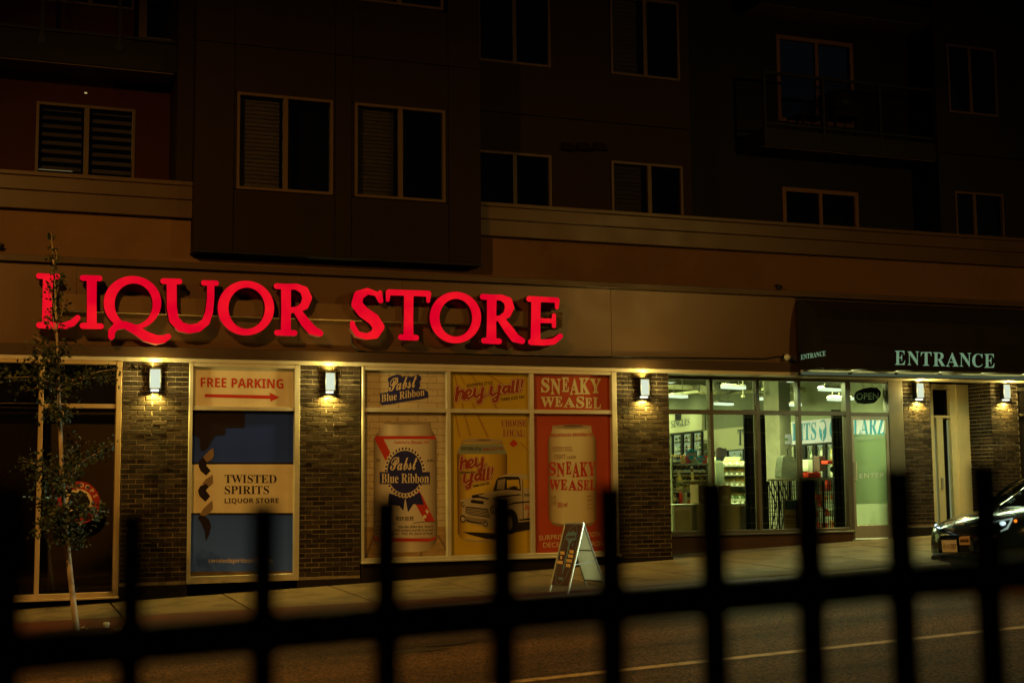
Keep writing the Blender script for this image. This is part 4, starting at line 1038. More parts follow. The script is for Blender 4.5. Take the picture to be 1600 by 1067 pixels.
# C upper
M_PRED = mat('poster_red', (0.40, 0.055, 0.014), 0.5, var=0.08, vscale=2); M_CREAM2 = mat('weasel_cream', (0.60, 0.51, 0.31), 0.5)
pe = sheet('beer_poster', 'small red poster with uneven cream SNEAKY WEASEL lettering', 833, 581, 953, 643, M_PRED)
def jumble(mb, plane, word, pts, off, style='serif', extra=0.02):
    """letters of uneven height: each (x0, x1, base, top)"""
    for ch, (x0, x1, b, t) in zip(word, pts):
        v, f = glyphs(ch, style, extra)
        lo, hi = v.min(0), v.max(0)
        P = [plane.at(x0+(x1-x0)*(a-lo[0])/(hi[0]-lo[0]), b+(t-b)*(c-lo[1])/(hi[1]-lo[1]), off) for a, c in v]
        mb.add(P, [tuple(q) for q in f])
    return mb
def jz(*q): return [(*[p[0] for p in ze_((a, 0), (b, 0))], ze_((0, c))[0][1], ze_((0, d))[0][1]) for a, b, c, d in q]
jumble(MB(), PC, 'SNEAKY', jz((74, 122, 138, 55), (128, 185, 150, 60), (192, 232, 135, 52), (236, 290, 150, 58), (290, 350, 148, 55), (352, 411, 142, 60)), 0.004).build('lettering', M_CREAM2, pe)
jumble(MB(), PC, 'WEASEL', jz((72, 150, 220, 162), (152, 195, 218, 160), (200, 268, 222, 165), (272, 318, 225, 160), (322, 362, 226, 168), (368, 413, 230, 165)), 0.004).build('lettering', M_CREAM2, pe)
# C lower
pf = sheet('beer_poster', 'large red poster of a cream SNEAKY WEASEL lager can', 833.5, 645, 954, 869, M_PRED)
CCAN = can_print('printed_cream_can', [(0.0, (0.14, 0.08, 0.03)), (0.09, (0.42, 0.31, 0.16)), (0.3, (0.66, 0.58, 0.36)), (0.65, (0.62, 0.53, 0.31)), (0.9, (0.40, 0.27, 0.12)), (1.0, (0.13, 0.07, 0.025))])
flat('can_body', CCAN, pf, PC, [ze_((138, 325), (356, 325), (360, 355), (382, 395), (386, 430), (388, 850), (365, 882), (340, 890), (170, 890), (140, 882), (117, 850), (113, 430), (117, 395), (135, 355))], 0.004)
flat('can_lid', mat('printed_lid_warm', (0, 0, 0)), pf, PC, [ze_(*ell(247, 332, 110, 13, 30))], 0.006)
flat('lid_shade', mat('printed_lid_dark', (0, 0, 0)), pf, PC, [ze_(*ell(255, 327, 60, 6, 24))], 0.0075)
flat('can_foot', mat('printed_foot_grey', (0.26, 0.18, 0.10), 0.4), pf, PC, [ze_((128, 868), (200, 882), (300, 882), (376, 868), (365, 884), (340, 892), (170, 892), (140, 884))], 0.006)
text('lettering', M_REDINK, pf, PC, 'BALDERDASH BREWING CO.', *ze_((130, 388), (370, 384)), 5.0, style='sans', off=0.007)
M_CANTX = mat('can_small_ink', (0.30, 0.17, 0.08), 0.5)
text('lettering', M_CANTX, pf, PC, 'CRAFT', *ze_((148, 514), (212, 512)), 7, style='sans', off=0.007); text('lettering', M_CANTX, pf, PC, 'LAGER', *ze_((220, 512), (272, 510)), 4.4, style='sans', off=0.007)
text('lettering', M_CANTX, pf, PC, 'SURPRISINGLY SMOOTH', *ze_((138, 455), (246, 453)), 2.6, style='sans', off=0.007); text('lettering', M_CANTX, pf, PC, 'DECEPTIVELY STRONG', *ze_((134, 470), (252, 468)), 2.6, style='sans', off=0.007)
jumble(MB(), PC, 'SNEAKY', jz((118, 158, 606, 530), (162, 208, 615, 535), (214, 246, 600, 528), (250, 292, 616, 532), (294, 338, 612, 530), (340, 382, 608, 530)), 0.007).build('lettering', M_REDINK, pf)
jumble(MB(), PC, 'WEASEL', jz((118, 182, 690, 630), (184, 222, 688, 628), (228, 276, 690, 632), (280, 310, 692, 630), (314, 346, 688, 632), (350, 384, 690, 630)), 0.007).build('lettering', M_REDINK, pf)
text('lettering', M_REDINK, pf, PC, '355 ml', *ze_((166, 786), (222, 784)), 7, style='sans', off=0.007)
text('lettering', M_CANTX, pf, PC, 'BEER', *ze_((118, 745), (160, 742)), 6, style='sans', off=0.007); text('lettering', M_CANTX, pf, PC, 'BIÈRE', *ze_((118, 775), (160, 772)), 6, style='sans', off=0.007)
for j in range(4): bars('print_line', M_CANTX, pf, PC, *ze_((334, 728+22*j), (382, 726+22*j)), 2.4 if j < 2 else 1.2, 8, 0.007)
for w_, a, b in (('SURPRISINGLY', (62, 972), (300, 958)), ('SMOOTH', (312, 955), (405, 950)), ('DECEPTIVELY', (86, 1012), (318, 1006)), ('STRONG', (328, 1006), (446, 1002))):
    text('lettering', M_CREAM2, pf, PC, w_, *ze_(a, b), 7.6, style='', off=0.004)

# ================================================================== LIT SHOP FRONT (set back)
AWN_W = 23.0
ORD = ('first', 'second', 'third', 'fourth', 'fifth', 'sixth', 'seventh', 'eighth', 'ninth', 'tenth', 'eleventh', 'twelfth', 'thirteenth', 'fourteenth', 'fifteenth', 'sixteenth', 'seventeenth', 'eighteenth', 'nineteenth')
zD0 = at(1190, 832, RYE).z
xd0, xd1 = P3[1]-0.25, at(1329, 740, RYE).x
vD = [at(1114, 740, RYE).x, at(1187, 740, RYE).x, at(1252, 740, RYE).x]
hD = [at(1190, 644.5, RYE).z]
ZHR = 3.398
WD = storefront('lit shop window of eight panes beside the glass door', xd0, xd1, zD0, ZHR, vD, hD, RYE-0.02, RYE+0.05, mw=0.062, hw=0.075, jl=0.05, jr=0.062, m=M_ALU_D, bot=0.055, sill=0.03)
box('bulkhead', mat('brown_bulkhead', (0.075, 0.045, 0.028), 0.6, var=0.15), WD, xd0, xd1-0.002, RYE-0.01, RYE+0.25, gz(xd0)-0.2, zD0-0.03)
# glass door with transom
xe0, xe1 = xd1+0.002, at(1394.5, 740, RYE).x
zE0 = gz((xe0+xe1)/2, RYE)+0.01
door = thing('shop_door', 'glass shop door with frosted film and a loop handle under a transom', 'door', ((xe0+xe1)/2, RYE, zE0))
zT = at(1360, 647, RYE).z
fr = MB().box(xe0, xe0+0.04, RYE-0.02, RYE+0.11, zE0, ZHR).box(xe1-0.04, xe1, RYE-0.02, RYE+0.11, zE0, ZHR).box(xe0+0.04, xe1-0.04, RYE-0.015, RYE+0.11, ZHR-0.05, ZHR).box(xe0+0.04, xe1-0.04, RYE-0.015, RYE+0.11, zT-0.03, zT+0.03)
bevel(fr.build('door_frame', M_ALU_D, door), 0.004, 1)
lx0, lx1 = xe0+0.045, xe1-0.045
lf = MB().box(lx0, lx0+0.055, RYE, RYE+0.045, zE0+0.02, zT-0.035).box(lx1-0.055, lx1, RYE, RYE+0.045, zE0+0.02, zT-0.035).box(lx0+0.055, lx1-0.055, RYE, RYE+0.045, zT-0.10, zT-0.035).box(lx0+0.055, lx1-0.055, RYE, RYE+0.045, zE0+0.02, zE0+0.24)
bevel(lf.build('leaf', mat('door_aluminium', (0.30, 0.26, 0.18), 0.4, metal=0.25, var=0.06), door), 0.004, 1)
MB().box(lx0+0.055, lx1-0.055, RYE+0.02, RYE+0.027, zE0+0.24, zT-0.10).build('pane', G_CLEAR, door)
MB().box(xe0+0.04, xe1-0.04, RYE+0.05, RYE+0.057, zT+0.03, ZHR-0.05).build('transom_pane', G_CLEAR, door)
fz0, fz1 = at(1360, 787, RYE).z, at(1360, 678, RYE).z
def frost():
    m = bpy.data.materials.new('frosted_film'); m.use_nodes = True
    N = m.node_tree.nodes; L = m.node_tree.links; N.clear()
    a = N.new('ShaderNodeBsdfTranslucent'); a.inputs[0].default_value = (0.42, 0.50, 0.38, 1)
    t = N.new('ShaderNodeBsdfTransparent'); t.inputs[0].default_value = (0.7, 0.75, 0.65, 1)
    d_ = N.new('ShaderNodeBsdfDiffuse'); d_.inputs[0].default_value = (0.35, 0.38, 0.30, 1)
    x1 = N.new('ShaderNodeMixShader'); x1.inputs[0].default_value = 0.68; x2 = N.new('ShaderNodeMixShader'); x2.inputs[0].default_value = 0.25
    o = N.new('ShaderNodeOutputMaterial')
    L.new(a.outputs[0], x1.inputs[1]); L.new(t.outputs[0], x1.inputs[2]); L.new(x1.outputs[0], x2.inputs[1]); L.new(d_.outputs[0], x2.inputs[2]); L.new(x2.outputs[0], o.inputs[0])
    return m
M_FROST = frost()
MB().box(lx0+0.056, lx1-0.056, RYE+0.029, RYE+0.031, fz0, fz1).build('frosted_film', M_FROST, door)
hp = at(1335, 740, RYE-0.06)
hx = at(1338, 740, RYE-0.06).x
MB().tube([(hx, RYE+0.0, at(1338, 722, RYE-0.06).z), (hx, RYE-0.06, at(1338, 722, RYE-0.06).z), (hx, RYE-0.06, at(1338, 750, RYE-0.06).z), (hx, RYE, at(1338, 750, RYE-0.06).z)], 0.014, 8).build('handle', M_ALU, door)
text('lettering', mat('etched_text', (0.5, 0.55, 0.45), 0.6), door, Yp(RYE+0.018), 'ENTER', (1343, 747), (1382, 745), 7, style='sans', off=0.0)
# post between door and the narrow pier
bevel(box('door_post', M_ALU_D, WD, xe1+0.002, P4[0]-0.012, RYE-0.01, RYE+0.2, gz(xe1, RYE)-0.1, ZHR), 0.005)
# greenish tubes under the back of the awning: they light the pavement before the door
hs = thing('awning_light', 'long pale green strip light under the black awning', 'strip light', (15, -0.1, 3.3))
HY = -0.10
za_, zb_ = at(1400, 584.2, HY).z, at(1400, 588.3, HY).z
xs0, xs1 = at(1253, 583, HY).x, 17.3
bevel(MB().box(xs0, xs1, HY-0.03, HY+0.03, zb_, za_).build('diffuser', glow('strip_diffuser', (0.52, 0.70, 0.40), 0.11), hs), 0.006)
MB().box(xs0, xs1, HY-0.04, HY+0.04, za_+0.001, za_+0.03).build('housing', M_ALU, hs)
for k in range(3):
    xx = xs0+(xs1-xs0)*(k+0.5)/3
    light('strip_light', 'AREA', (xx, HY, zb_-0.01), AWN_W, (0.72, 1.0, 0.55), hs, 1.3, (xx, HY-0.15, zb_-1), size_y=0.06)
    light('added_lining_light', 'AREA', (xx, HY-0.06, za_+0.04), AWN_W*0.16, (0.85, 1.0, 0.55), hs, 1.3, (xx, HY-0.4, za_+1), size_y=0.05)  # up-facing light added to brighten the awning lining
for px_ in (1328, 1400, 1469, 1535):
    q = at(px_, 584, HY-0.04); MB().box(q.x-0.03, q.x+0.03, HY-0.05, HY-0.031, q.z-0.012, q.z+0.02).build('bracket', M_BLACK, hs)

# ------------------------------------------------------------------ OPEN sign hung in the transom
PO = Yp(RYE+0.22)
op = thing('open_sign', 'unlit oval OPEN sign hanging in the pane above the shop door', 'sign', tuple(at(1357, 630, RYE+0.22)))
zo = zm(1180, 560, 3.3333)
ov = zo((518, 190), (530, 172), (560, 158), (600, 150), (635, 152), (655, 172), (654, 195), (638, 215), (620, 232), (570, 237), (535, 232), (520, 212))
MB().solid(PO, [ov], 0.0, 0.03).build('plate', M_BLACK, op)
text('lettering', mat('unlit_tube', (0.55, 0.58, 0.45), 0.3), op, PO, 'OPEN', *zo((527, 215), (642, 212)), 10.5, style='', off=0.01)
MB().tube([tuple(PO.at(1349, 606, -0.01)), tuple(PO.at(1345, 590, -0.01))], 0.004, 5).tube([tuple(PO.at(1362, 605, -0.01)), tuple(PO.at(1366, 590, -0.01))], 0.004, 5).build('chain', M_BLACK, op)

# ================================================================== SHOP INTERIOR
ZFL = zE0-0.01
wd = Vector((0.19, 0.98, 0)).normalized()
WP0 = at(1412, 700, RYE+0.2)
wn = Vector((-wd.y, wd.x, 0))                      # faces the shop
RW = Pl((WP0.x, WP0.y, 0), wn)
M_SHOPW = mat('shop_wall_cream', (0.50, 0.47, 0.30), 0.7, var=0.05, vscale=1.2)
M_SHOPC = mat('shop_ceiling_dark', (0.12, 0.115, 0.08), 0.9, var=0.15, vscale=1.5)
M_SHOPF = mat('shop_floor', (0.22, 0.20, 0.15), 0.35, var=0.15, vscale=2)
def wpt(t, off=0.0, z=0.0):
    p = WP0+wd*t+wn*off; return (p.x, p.y, z)
shop = tag(MB().hexa([(xd0, RYE+0.1, ZFL-0.2), wpt(-0.2, 0, ZFL-0.2), wpt(17, 0, ZFL-0.2), (xd0, 17.6, ZFL-0.2)],
                     [(xd0, RYE+0.1, ZFL), wpt(-0.2, 0, ZFL), wpt(17, 0, ZFL), (xd0, 17.6, ZFL)]).build('shop_floor', M_SHOPF), kind='structure')
ZCL = 4.10
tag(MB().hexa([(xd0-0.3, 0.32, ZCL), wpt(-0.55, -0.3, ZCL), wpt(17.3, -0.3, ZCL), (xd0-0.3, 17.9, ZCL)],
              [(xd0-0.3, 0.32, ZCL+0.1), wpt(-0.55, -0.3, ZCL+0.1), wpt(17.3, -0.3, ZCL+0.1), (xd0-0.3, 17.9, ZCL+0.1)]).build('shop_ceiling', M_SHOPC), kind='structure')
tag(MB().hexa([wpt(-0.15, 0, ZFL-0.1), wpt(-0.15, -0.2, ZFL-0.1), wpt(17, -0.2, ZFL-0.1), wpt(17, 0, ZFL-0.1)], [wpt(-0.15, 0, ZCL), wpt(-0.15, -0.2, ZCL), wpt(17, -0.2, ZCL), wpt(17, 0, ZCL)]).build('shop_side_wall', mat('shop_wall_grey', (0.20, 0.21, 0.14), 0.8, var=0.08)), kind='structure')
tag(MB().box(xd0-0.2, xd0, RYE+0.12, 17.6, ZFL-0.1, ZCL).box(xd0-0.2, wpt(17)[0]+0.3, 17.5, 17.7, ZFL-0.1, ZCL).build('shop_back_wall', M_SHOPW), kind='structure')
tag(MB().box(xd0-0.2, 21, 0.31, 0.4, 3.44, 4.88).box(XF+0.05, 24.0, 0.4, 0.95, 3.437, 3.6).build('shop_front_wall', M_SHOPC), kind='structure')
# wall graphics
WHT = mat('sign_white', (0.36, 0.33, 0.44), 0.5); TEALI = mat('teal_ink', (0.006, 0.13, 0.24), 0.5); NAVI = mat('deep_teal_ink', (0.006, 0.03, 0.055), 0.5)
z34 = zm(1040, 580, 7.6188); z56 = zm(1180, 580, 7.6188)
wb = thing('wall_sign', 'long white wall sign with teal serif lettering TWISTED SPIRITS and a round emblem', 'sign', wpt(1.5, 0.05, 3.0))
MB().solid(RW, [[(1237.2, 658.8), (1396, 644.5), (1396, 683.5), (1237.2, 694.6)]], 0.06, 0.05).build('board', WHT, wb)
MB().solid(RW, [[(1097, 672.8), (1237.1, 658.9), (1237.1, 694.6), (1097, 706.5)]], 0.058, 0.05).build('board', M_SHOPW, wb)
text('lettering', NAVI, wb, RW, 'TWISTED', (1152.5, 695.4), (1212, 690.4), 25, style='serif', off=0.065)
text('lettering', TEALI, wb, RW, 'SPI', (1217, 689.8), (1236, 688.4), 26, style='serif', off=0.065)
text('lettering', TEALI, wb, RW, 'RITS', (1238, 688.6), (1275, 686), 27, style='serif', off=0.065)
flat('emblem', TEALI, wb, RW, [z56(*ell(804, 703, 43, 125, 40))], 0.065)
flat('emblem_keyhole', WHT, wb, RW, [z56(*ell(800, 648, 34, 52, 24)), ], 0.068)
flat('emblem_cap', TEALI, wb, RW, [z56((770, 610), (780, 590), (800, 583), (822, 590), (834, 610), (800, 596))], 0.070)
flat('emblem_corkscrew', WHT, wb, RW, [z56((792, 690), (812, 690), (806, 730), (816, 760), (806, 790), (812, 815), (800, 825), (795, 790), (803, 760), (792, 730))], 0.069)
text('lettering', TEALI, wb, RW, 'CELLARZ', (1296, 685), (1382, 678.5), 31, style='serif', off=0.065)
sg = thing('singles_sign', 'cream wall panel reading SINGLES above the coolers', 'sign', wpt(13, 0.05, 3.2))
MB().solid(RW, [z34((15, 500), (432, 500), (432, 698), (15, 745))], 0.10, 0.08).build('board', M_SHOPW, sg)
text('lettering', NAVI, sg, RW, 'SINGLES', *z34((66, 672), (284, 638)), 10.8, style='serif', off=0.105)
flat('dark_hanger', M_BLACK, sg, RW, [z34((112, 510), (186, 510), (186, 580), (112, 585))], 0.106)
# coolers along the wall: black frames, lit shelves with bottles
M_COOL = glow('cooler_light', (0.66, 0.85, 0.45), 0.5)
def bottle_mesh(name, m, h=0.30, r=0.038, lab=None):
    me = MB().lathe([(r*0.95, 0), (r, 0.01), (r, h*0.16), (r*1.02, h*0.17), (r*1.02, h*0.44), (r, h*0.45), (r, h*0.58), (r*0.75, h*0.68), (r*0.36, h*0.78), (r*0.33, h*0.97), (r*0.40, h), (r*0.2, h+0.002)], (0, 0, 0), 8).mesh(name, m, True)
    me.materials.append(lab or WHT_B); me.materials.append(GOLD_CAP)
    for p in me.polygons:
        z = sum(me.vertices[i].co.z for i in p.vertices)/len(p.vertices)
        if h*0.17 < z < h*0.44: p.material_index = 1
        elif z > h*0.86: p.material_index = 2
    return me
WHT_B = mat('white_label', (0.55, 0.55, 0.42), 0.5, rand=0.3); GOLD_CAP = mat('bottle_cap', (0.45, 0.33, 0.08), 0.35, rand=0.5)
GREEN_B = mat('green_bottle_glass', (0.07, 0.13, 0.03), 0.12, rand=0.4, spec=0.6); AMBER_B = mat('amber_bottle_glass', (0.22, 0.09, 0.02), 0.12, rand=0.4, spec=0.6)
GOLD_B = mat('gold_bottle', (0.60, 0.46, 0.10), 0.2, rand=0.35, spec=0.5); DARK_B = mat('dark_bottle_glass', (0.03, 0.022, 0.018), 0.10, rand=0.5, spec=0.6)
RED_B = mat('red_packet', (0.60, 0.04, 0.02), 0.4, rand=0.3); ORNG_B = mat('orange_packet', (0.70, 0.22, 0.03), 0.4, rand=0.3); YEL_B = mat('yellow_packet', (0.62, 0.50, 0.12), 0.4, rand=0.3); WHT_B = mat('white_label', (0.55, 0.55, 0.42), 0.5, rand=0.2)
BM = {k: bottle_mesh('bottle', m) for k, m in (('green', GREEN_B), ('amber', AMBER_B), ('gold', GOLD_B), ('dark', DARK_B), ('pale', WHT_B))}
BX = {k: MB().box(-0.045, 0.045, -0.04, 0.04, 0, 0.14).mesh('packet', m) for k, m in (('red', RED_B), ('orange', ORNG_B), ('yellow', YEL_B), ('white', WHT_B))}
def put(mesh, name, loc, sc, label, cat, group, rz=0.0):
    o = bpy.data.objects.new(name, mesh); col.objects.link(o); o.location = loc; o.rotation_euler.z = rz
    o.scale = (sc[0], sc[0], sc[1]); return tag(o, label, cat, group)
def cooler(label, xa, xb, ya0, ya1, yb0, yb1, doors, rows, group, off=0.35):
    c_ = thing('drinks_cooler', label, 'cooler', tuple(RW.at((xa+xb)/2, (yb0+yb1)/2, off)))
    def q(u, v): return (xa+(xb-xa)*u, (ya0+(ya1-ya0)*u)*(1-v)+(yb0+(yb1-yb0)*u)*v)
    flat('lit_back', M_COOL, c_, RW, [[q(0, 0), q(1, 0), q(1, 1), q(0, 1)]], off-0.25)
    for k in range(doors+1):
        u = k/doors; w_ = 0.035
        MB().solid(RW, [[q(max(0, u-w_), 0), q(min(1, u+w_), 0), q(min(1, u+w_), 1), q(max(0, u-w_), 1)]], off, 0.05).build('door_post', M_BLACK, c_)
    for a, b in ((0, 0.035), (0.965, 1)):
        MB().solid(RW, [[q(0, a), q(1, a), q(1, b), q(0, b)]], off+0.002, 0.05).build('rail', M_BLACK, c_)
    for r_ in range(1, rows+1):
        v = r_/rows*0.96
        MB().solid(RW, [[q(0, v-0.012), q(1, v-0.012), q(1, v+0.008), q(0, v+0.008)]], off-0.05, 0.18).build('shelf', M_ALU_D, c_)
        n = doors*3
        for i in range(n):
            u = (i+0.5)/n
            if abs(u*doors-round(u*doors)) < 0.08: continue
            p = RW.at(*q(u, v-0.014), off-0.12); ptop = RW.at(*q(u, v-0.9/rows), off-0.12)
            kd = rnd.choice(('green', 'gold', 'pale', 'pale', 'amber'))
            h = (ptop.z-p.z)*rnd.uniform(0.75, 0.95)
            put(BM[kd], 'bottle', p, (max(1.0, h/0.42), h/0.30), kd+' bottle, %s along shelf %s of the %s' % (ORD[i], ('one', 'two', 'three', 'four')[r_-1], group), 'bottle', 'bottles in the '+group+' row '+str(r_))
    return c_
cooler('tall black framed cooler under the SINGLES panel', 1049, 1096.5, 679, 674, 722, 719, 3, 3, 'cooler under the SINGLES panel')
cooler('black framed cooler under the dark end of the wall sign', 1134, 1190, 704.5, 699, 722, 719, 2, 1, 'cooler under the lettering')
cooler('bright cooler with mixed bottles under the round emblem', 1240, 1303, 696, 691.5, 748, 748, 4, 2, 'cooler under the round emblem')

# concrete column
ccx = at(1216, 700, 4.4)
cp = thing('concrete_column', 'square pale concrete column inside the shop window', 'column', (ccx.x, 4.4, ZFL))
ca, cbp, cc_ = at(1195.5, 720, 4.2), at(1219.5, 720, 3.9), at(1237.5, 720, 4.3)
M_CCOL = mat('column_concrete', (0.16, 0.145, 0.10), 0.8, var=0.12, vscale=4, bump=0.15, dirt=(0.125, 0.112, 0.075), dscale=1.3)
M_CCOLT = mat('column_grey_top', (0.15, 0.15, 0.10), 0.85, var=0.1)
zct = at(1216, 619, 4.1).z
dd = Vector((ca.x+cc_.x-cbp.x, ca.y+cc_.y-cbp.y, 0))
ring = [(ca.x, ca.y), (cbp.x, cbp.y), (cc_.x, cc_.y), (dd.x, dd.y)]
MB().hexa([(x, y, ZFL) for x, y in ring], [(x, y, zct) for x, y in ring]).build('shaft', M_CCOL, cp)
MB().hexa([(x, y, zct+0.001) for x, y in ring], [(x, y, ZCL) for x, y in ring]).build('painted_top', M_CCOLT, cp)
fp_n = Vector((ca.y-cbp.y, cbp.x-ca.x, 0)); fp_n = fp_n if fp_n.y < 0 else -fp_n
FC = Pl(ca, fp_n)
for (px_, py_) in ((1205, 635), (1214, 623), (1201, 656), (1206.5, 665), (1208, 724), (1204, 700)):
    flat('tie_hole', mat('tie_hole', (0.16, 0.15, 0.09), 0.9), cp, FC, [ell(px_, py_, 1.1, 2.2, 10)], 0.004)
nt_ = thing('column_notice', 'white notice pinned to the concrete column', 'notice', tuple(at(1232, 690, 3.9)))
cn2 = Vector((cc_.y-cbp.y, -(cc_.x-cbp.x), 0)); cn2 = cn2 if cn2.y < 0 else -cn2
FC2 = Pl(cbp, cn2)
flat('paper', WHT, nt_, FC2, [z56((356, 750), (436, 748), (438, 868), (352, 865))], 0.01)
flat('green_print', mat('notice_green', (0.08, 0.14, 0.05), 0.5), nt_, FC2, [z56((352, 795), (388, 792), (390, 822), (354, 824))], 0.013)
flat('rule', mat('notice_grey', (0.3, 0.3, 0.22), 0.5), nt_, FC2, [z56((350, 826), (434, 822), (434, 830), (350, 834))], 0.012)

# ceiling tubes
M_TUBE = glow('ceiling_tube', (0.88, 1.0, 0.74), 1.25)
ZTB = 3.30
def tube_light(label, px_, py_, wpx, ang=0.0, pw=1.0, Y=6.0):
    d = ray(px_, py_); p = CAM+d*((3.30-CAM.z)/d.z)
    ym = RW.at(px_, py_, 1.2).y
    if p.y > ym: p = at(px_, py_, ym)
    if p.y < Y: p = at(px_, py_, Y)
    sc = (p-CAM).dot(FWD)/F_PX
    L_ = wpx*sc*1.15
    f_ = thing('ceiling_light', label, 'ceiling light', tuple(p), 'tube lights on the shop ceiling')
    dr = Vector((math.cos(ang), math.sin(ang), 0)); nr = Vector((-dr.y, dr.x, 0))
    a, b = p-dr*L_/2, p+dr*L_/2
    hw = 0.075
    MB().hexa([a-nr*hw, b-nr*hw, b+nr*hw, a+nr*hw], [v+Vector((0, 0, 0.05)) for v in (a-nr*hw, b-nr*hw, b+nr*hw, a+nr*hw)]).build('diffuser', M_TUBE, f_)
    MB().hexa([v+Vector((0, 0, 0.052)) for v in (a-nr*hw*1.2, b-nr*hw*1.2, b+nr*hw*1.2, a+nr*hw*1.2)], [v+Vector((0, 0, 0.09)) for v in (a-nr*0.04, b-nr*0.04, b+nr*0.04, a+nr*0.04)]).build('housing', M_ALU, f_)
    for e in (a*0.8+b*0.2, a*0.2+b*0.8):
        MB().tube([tuple(e+Vector((0, 0, 0.09))), (e.x, e.y, ZCL)], 0.006, 5).build('hanger', M_ALU_D, f_)
    light('tube_light', 'AREA', tuple(p-Vector((0, 0, 0.02))), SHOP_W*pw, TUBE, f_, max(L_, 0.3), tuple(p-Vector((0, 0, 1))), size_y=0.12)
    return f_
SHOP_W = 80.0
tube_light('lit ceiling tube in the pane above SINGLES', 1060, 621.5, 28, 0.35, 1.0, 1.75)
tube_light('longer lit ceiling tube high in the second pane', 1146, 607.5, 40, 0.35, 1.0, 1.75)
tube_light('lit ceiling tube low in the second pane', 1131, 633, 31, 0.35, 1.6, 1.75)
tube_light('small lit ceiling tube half hidden by the concrete column', 1191, 625, 10, 0.35, 0.6, 1.75)
tube_light('lit ceiling tube high beside the column top', 1236, 596.5, 17, 0.9, 0.5, 1.75)
tube_light('lit ceiling tube right of the column just behind the mullion', 1264, 596, 17, 0.9, 0.5, 1.75)
tube_light('longest lit ceiling tube in the pane beside the OPEN sign', 1297, 611, 39, 0.35, 0.25, 1.75)
tube_light('lit ceiling tube below the corrugated duct behind the column', 1243, 634.5, 14, 0.35, 0.4, 1.75)
tube_light('lit ceiling tube near the black folding gate', 1306, 626, 25, 0.35, 0.28, 1.75)
tube_light('lit ceiling tube end just beside the OPEN sign', 1328, 625, 8, 0.35, 0.2, 1.75)
# added flush ceiling panels, unseen above the window head, brighten the aisles
for k, (t_, o_, pw) in enumerate(((1.6, 2.8, 1.0), (6.5, 2.4, 0.7), (9.5, 1.7, 0.75), (12.3, 1.3, 0.8), (14.6, 1.2, 0.9), (3.0, 4.2, 1.6), (0.35, 4.6, 2.6), (0.35, 3.4, 0.8))):
    p = Vector(wpt(t_, o_, ZCL-0.03))
    f_ = thing('added_ceiling_panel', ('added flush ceiling panel light nearest the glass door', 'second added flush ceiling panel light along the wall sign', 'third added flush ceiling panel light along the wall sign', 'fourth added flush ceiling panel light near the coolers', 'added flush ceiling panel light over the SINGLES panel', 'added flush ceiling panel light over the wine rack aisle', 'added flush ceiling panel light just inside the first lit pane', 'added flush ceiling panel light just inside the third lit pane')[k], 'ceiling light', tuple(p), 'added flush panels on the shop ceiling')
    MB().box(p.x-0.3, p.x+0.3, p.y-0.15, p.y+0.15, p.z, p.z+0.028).build('frame', M_ALU, f_)
    MB().box(p.x-0.27, p.x+0.27, p.y-0.12, p.y+0.12, p.z-0.006, p.z-0.001).build('diffuser', M_TUBE, f_)
    light('added_panel_light', 'AREA', tuple(p-Vector((0, 0, 0.02))), SHOP_W*pw, TUBE, f_, 0.55, tuple(p-Vector((0, 0, 1))), size_y=0.25)
# corrugated duct, deflector, round vents, sprinklers, projector boxes
M_DUCT = mat('duct_metal', (0.44, 0.42, 0.26), 0.45, metal=0.35, var=0.1)
def duct(label, p0, p1, Y0, Y1, rpx, corr=True, group=None):
    a, b = at(*p0, Y0), at(*p1, Y1)
    r = rpx*((a-CAM).dot(FWD)/F_PX)
    n = max(4, int((b-a).length/0.09)); pts = []; rad = []
    for i in range(n+1):
        pts.append(a+(b-a)*i/n); rad.append(r*(1.0 if i % 2 else 0.90) if corr else r)
    d_ = MB().tube([tuple(p) for p in pts], rad, 12).build('ventilation_duct', M_DUCT, None, not corr)
    return tag(d_, label, 'duct', group)
duct('corrugated duct under the ceiling in the first pane', (1030, 603.5), (1092, 606), 5.5, 5.5, 4.2)
duct('slanting smooth duct below the corrugated one in the first pane', (1035, 618), (1098, 611), 5.5, 5.0, 2.6, False)
duct('corrugated duct crossing the second pane', (1112, 611), (1200, 609), 6.0, 6.0, 5.0)
duct('corrugated duct between the column and the OPEN sign', (1232, 610), (1340, 603), 5.5, 5.5, 5.2)
duct('thin pale pipe under the duct behind the OPEN sign pane', (1232, 624), (1322, 615), 6.5, 6.2, 1.6, False)
vb = thing('duct_outlet', 'square duct outlet tilted at the end of the first duct', 'duct outlet', tuple(at(1100, 608, 5.0)))
MB().solid(Yp(5.0), [z34((395, 190), (412, 160), (515, 185), (500, 268), (408, 240))], 0.0, 0.25).build('box', M_DUCT, vb)
MB().solid(Yp(5.0), [z34((400, 160), (415, 155), (408, 240), (395, 238))], 0.01, 0.28).build('flange', M_ALU_D, vb)
for k, (px_, py_, r_) in enumerate(((1131, 591, 4.5), (1161, 619, 4.0), (1193, 608, 4.0))):
    c_ = at(px_, py_, 4.0); sc = (c_-CAM).dot(FWD)/F_PX
    o = thing('hanging_lamp', ('pale bell lamp high in the second pane', 'pale bell lamp hanging below the second duct', 'pale box lamp beside the column top')[k], 'hanging lamp', tuple(c_))
    R_ = r_*sc
    MB().lathe([(R_, -R_*0.5), (R_*1.05, -R_*0.2), (R_*0.8, R_*0.4), (R_*0.35, R_*0.9), (R_*0.2, R_)], tuple(c_), 12).build('shade', M_DUCT, o, True)
    MB().tube([(c_.x, c_.y, c_.z+R_), (c_.x, c_.y, ZCL)], 0.012, 6).build('stem', M_DUCT, o)
fn = thing('ceiling_fan_ring', 'round dark coiled duct end behind the second pane', 'duct', tuple(at(1140, 602, 4.8)))
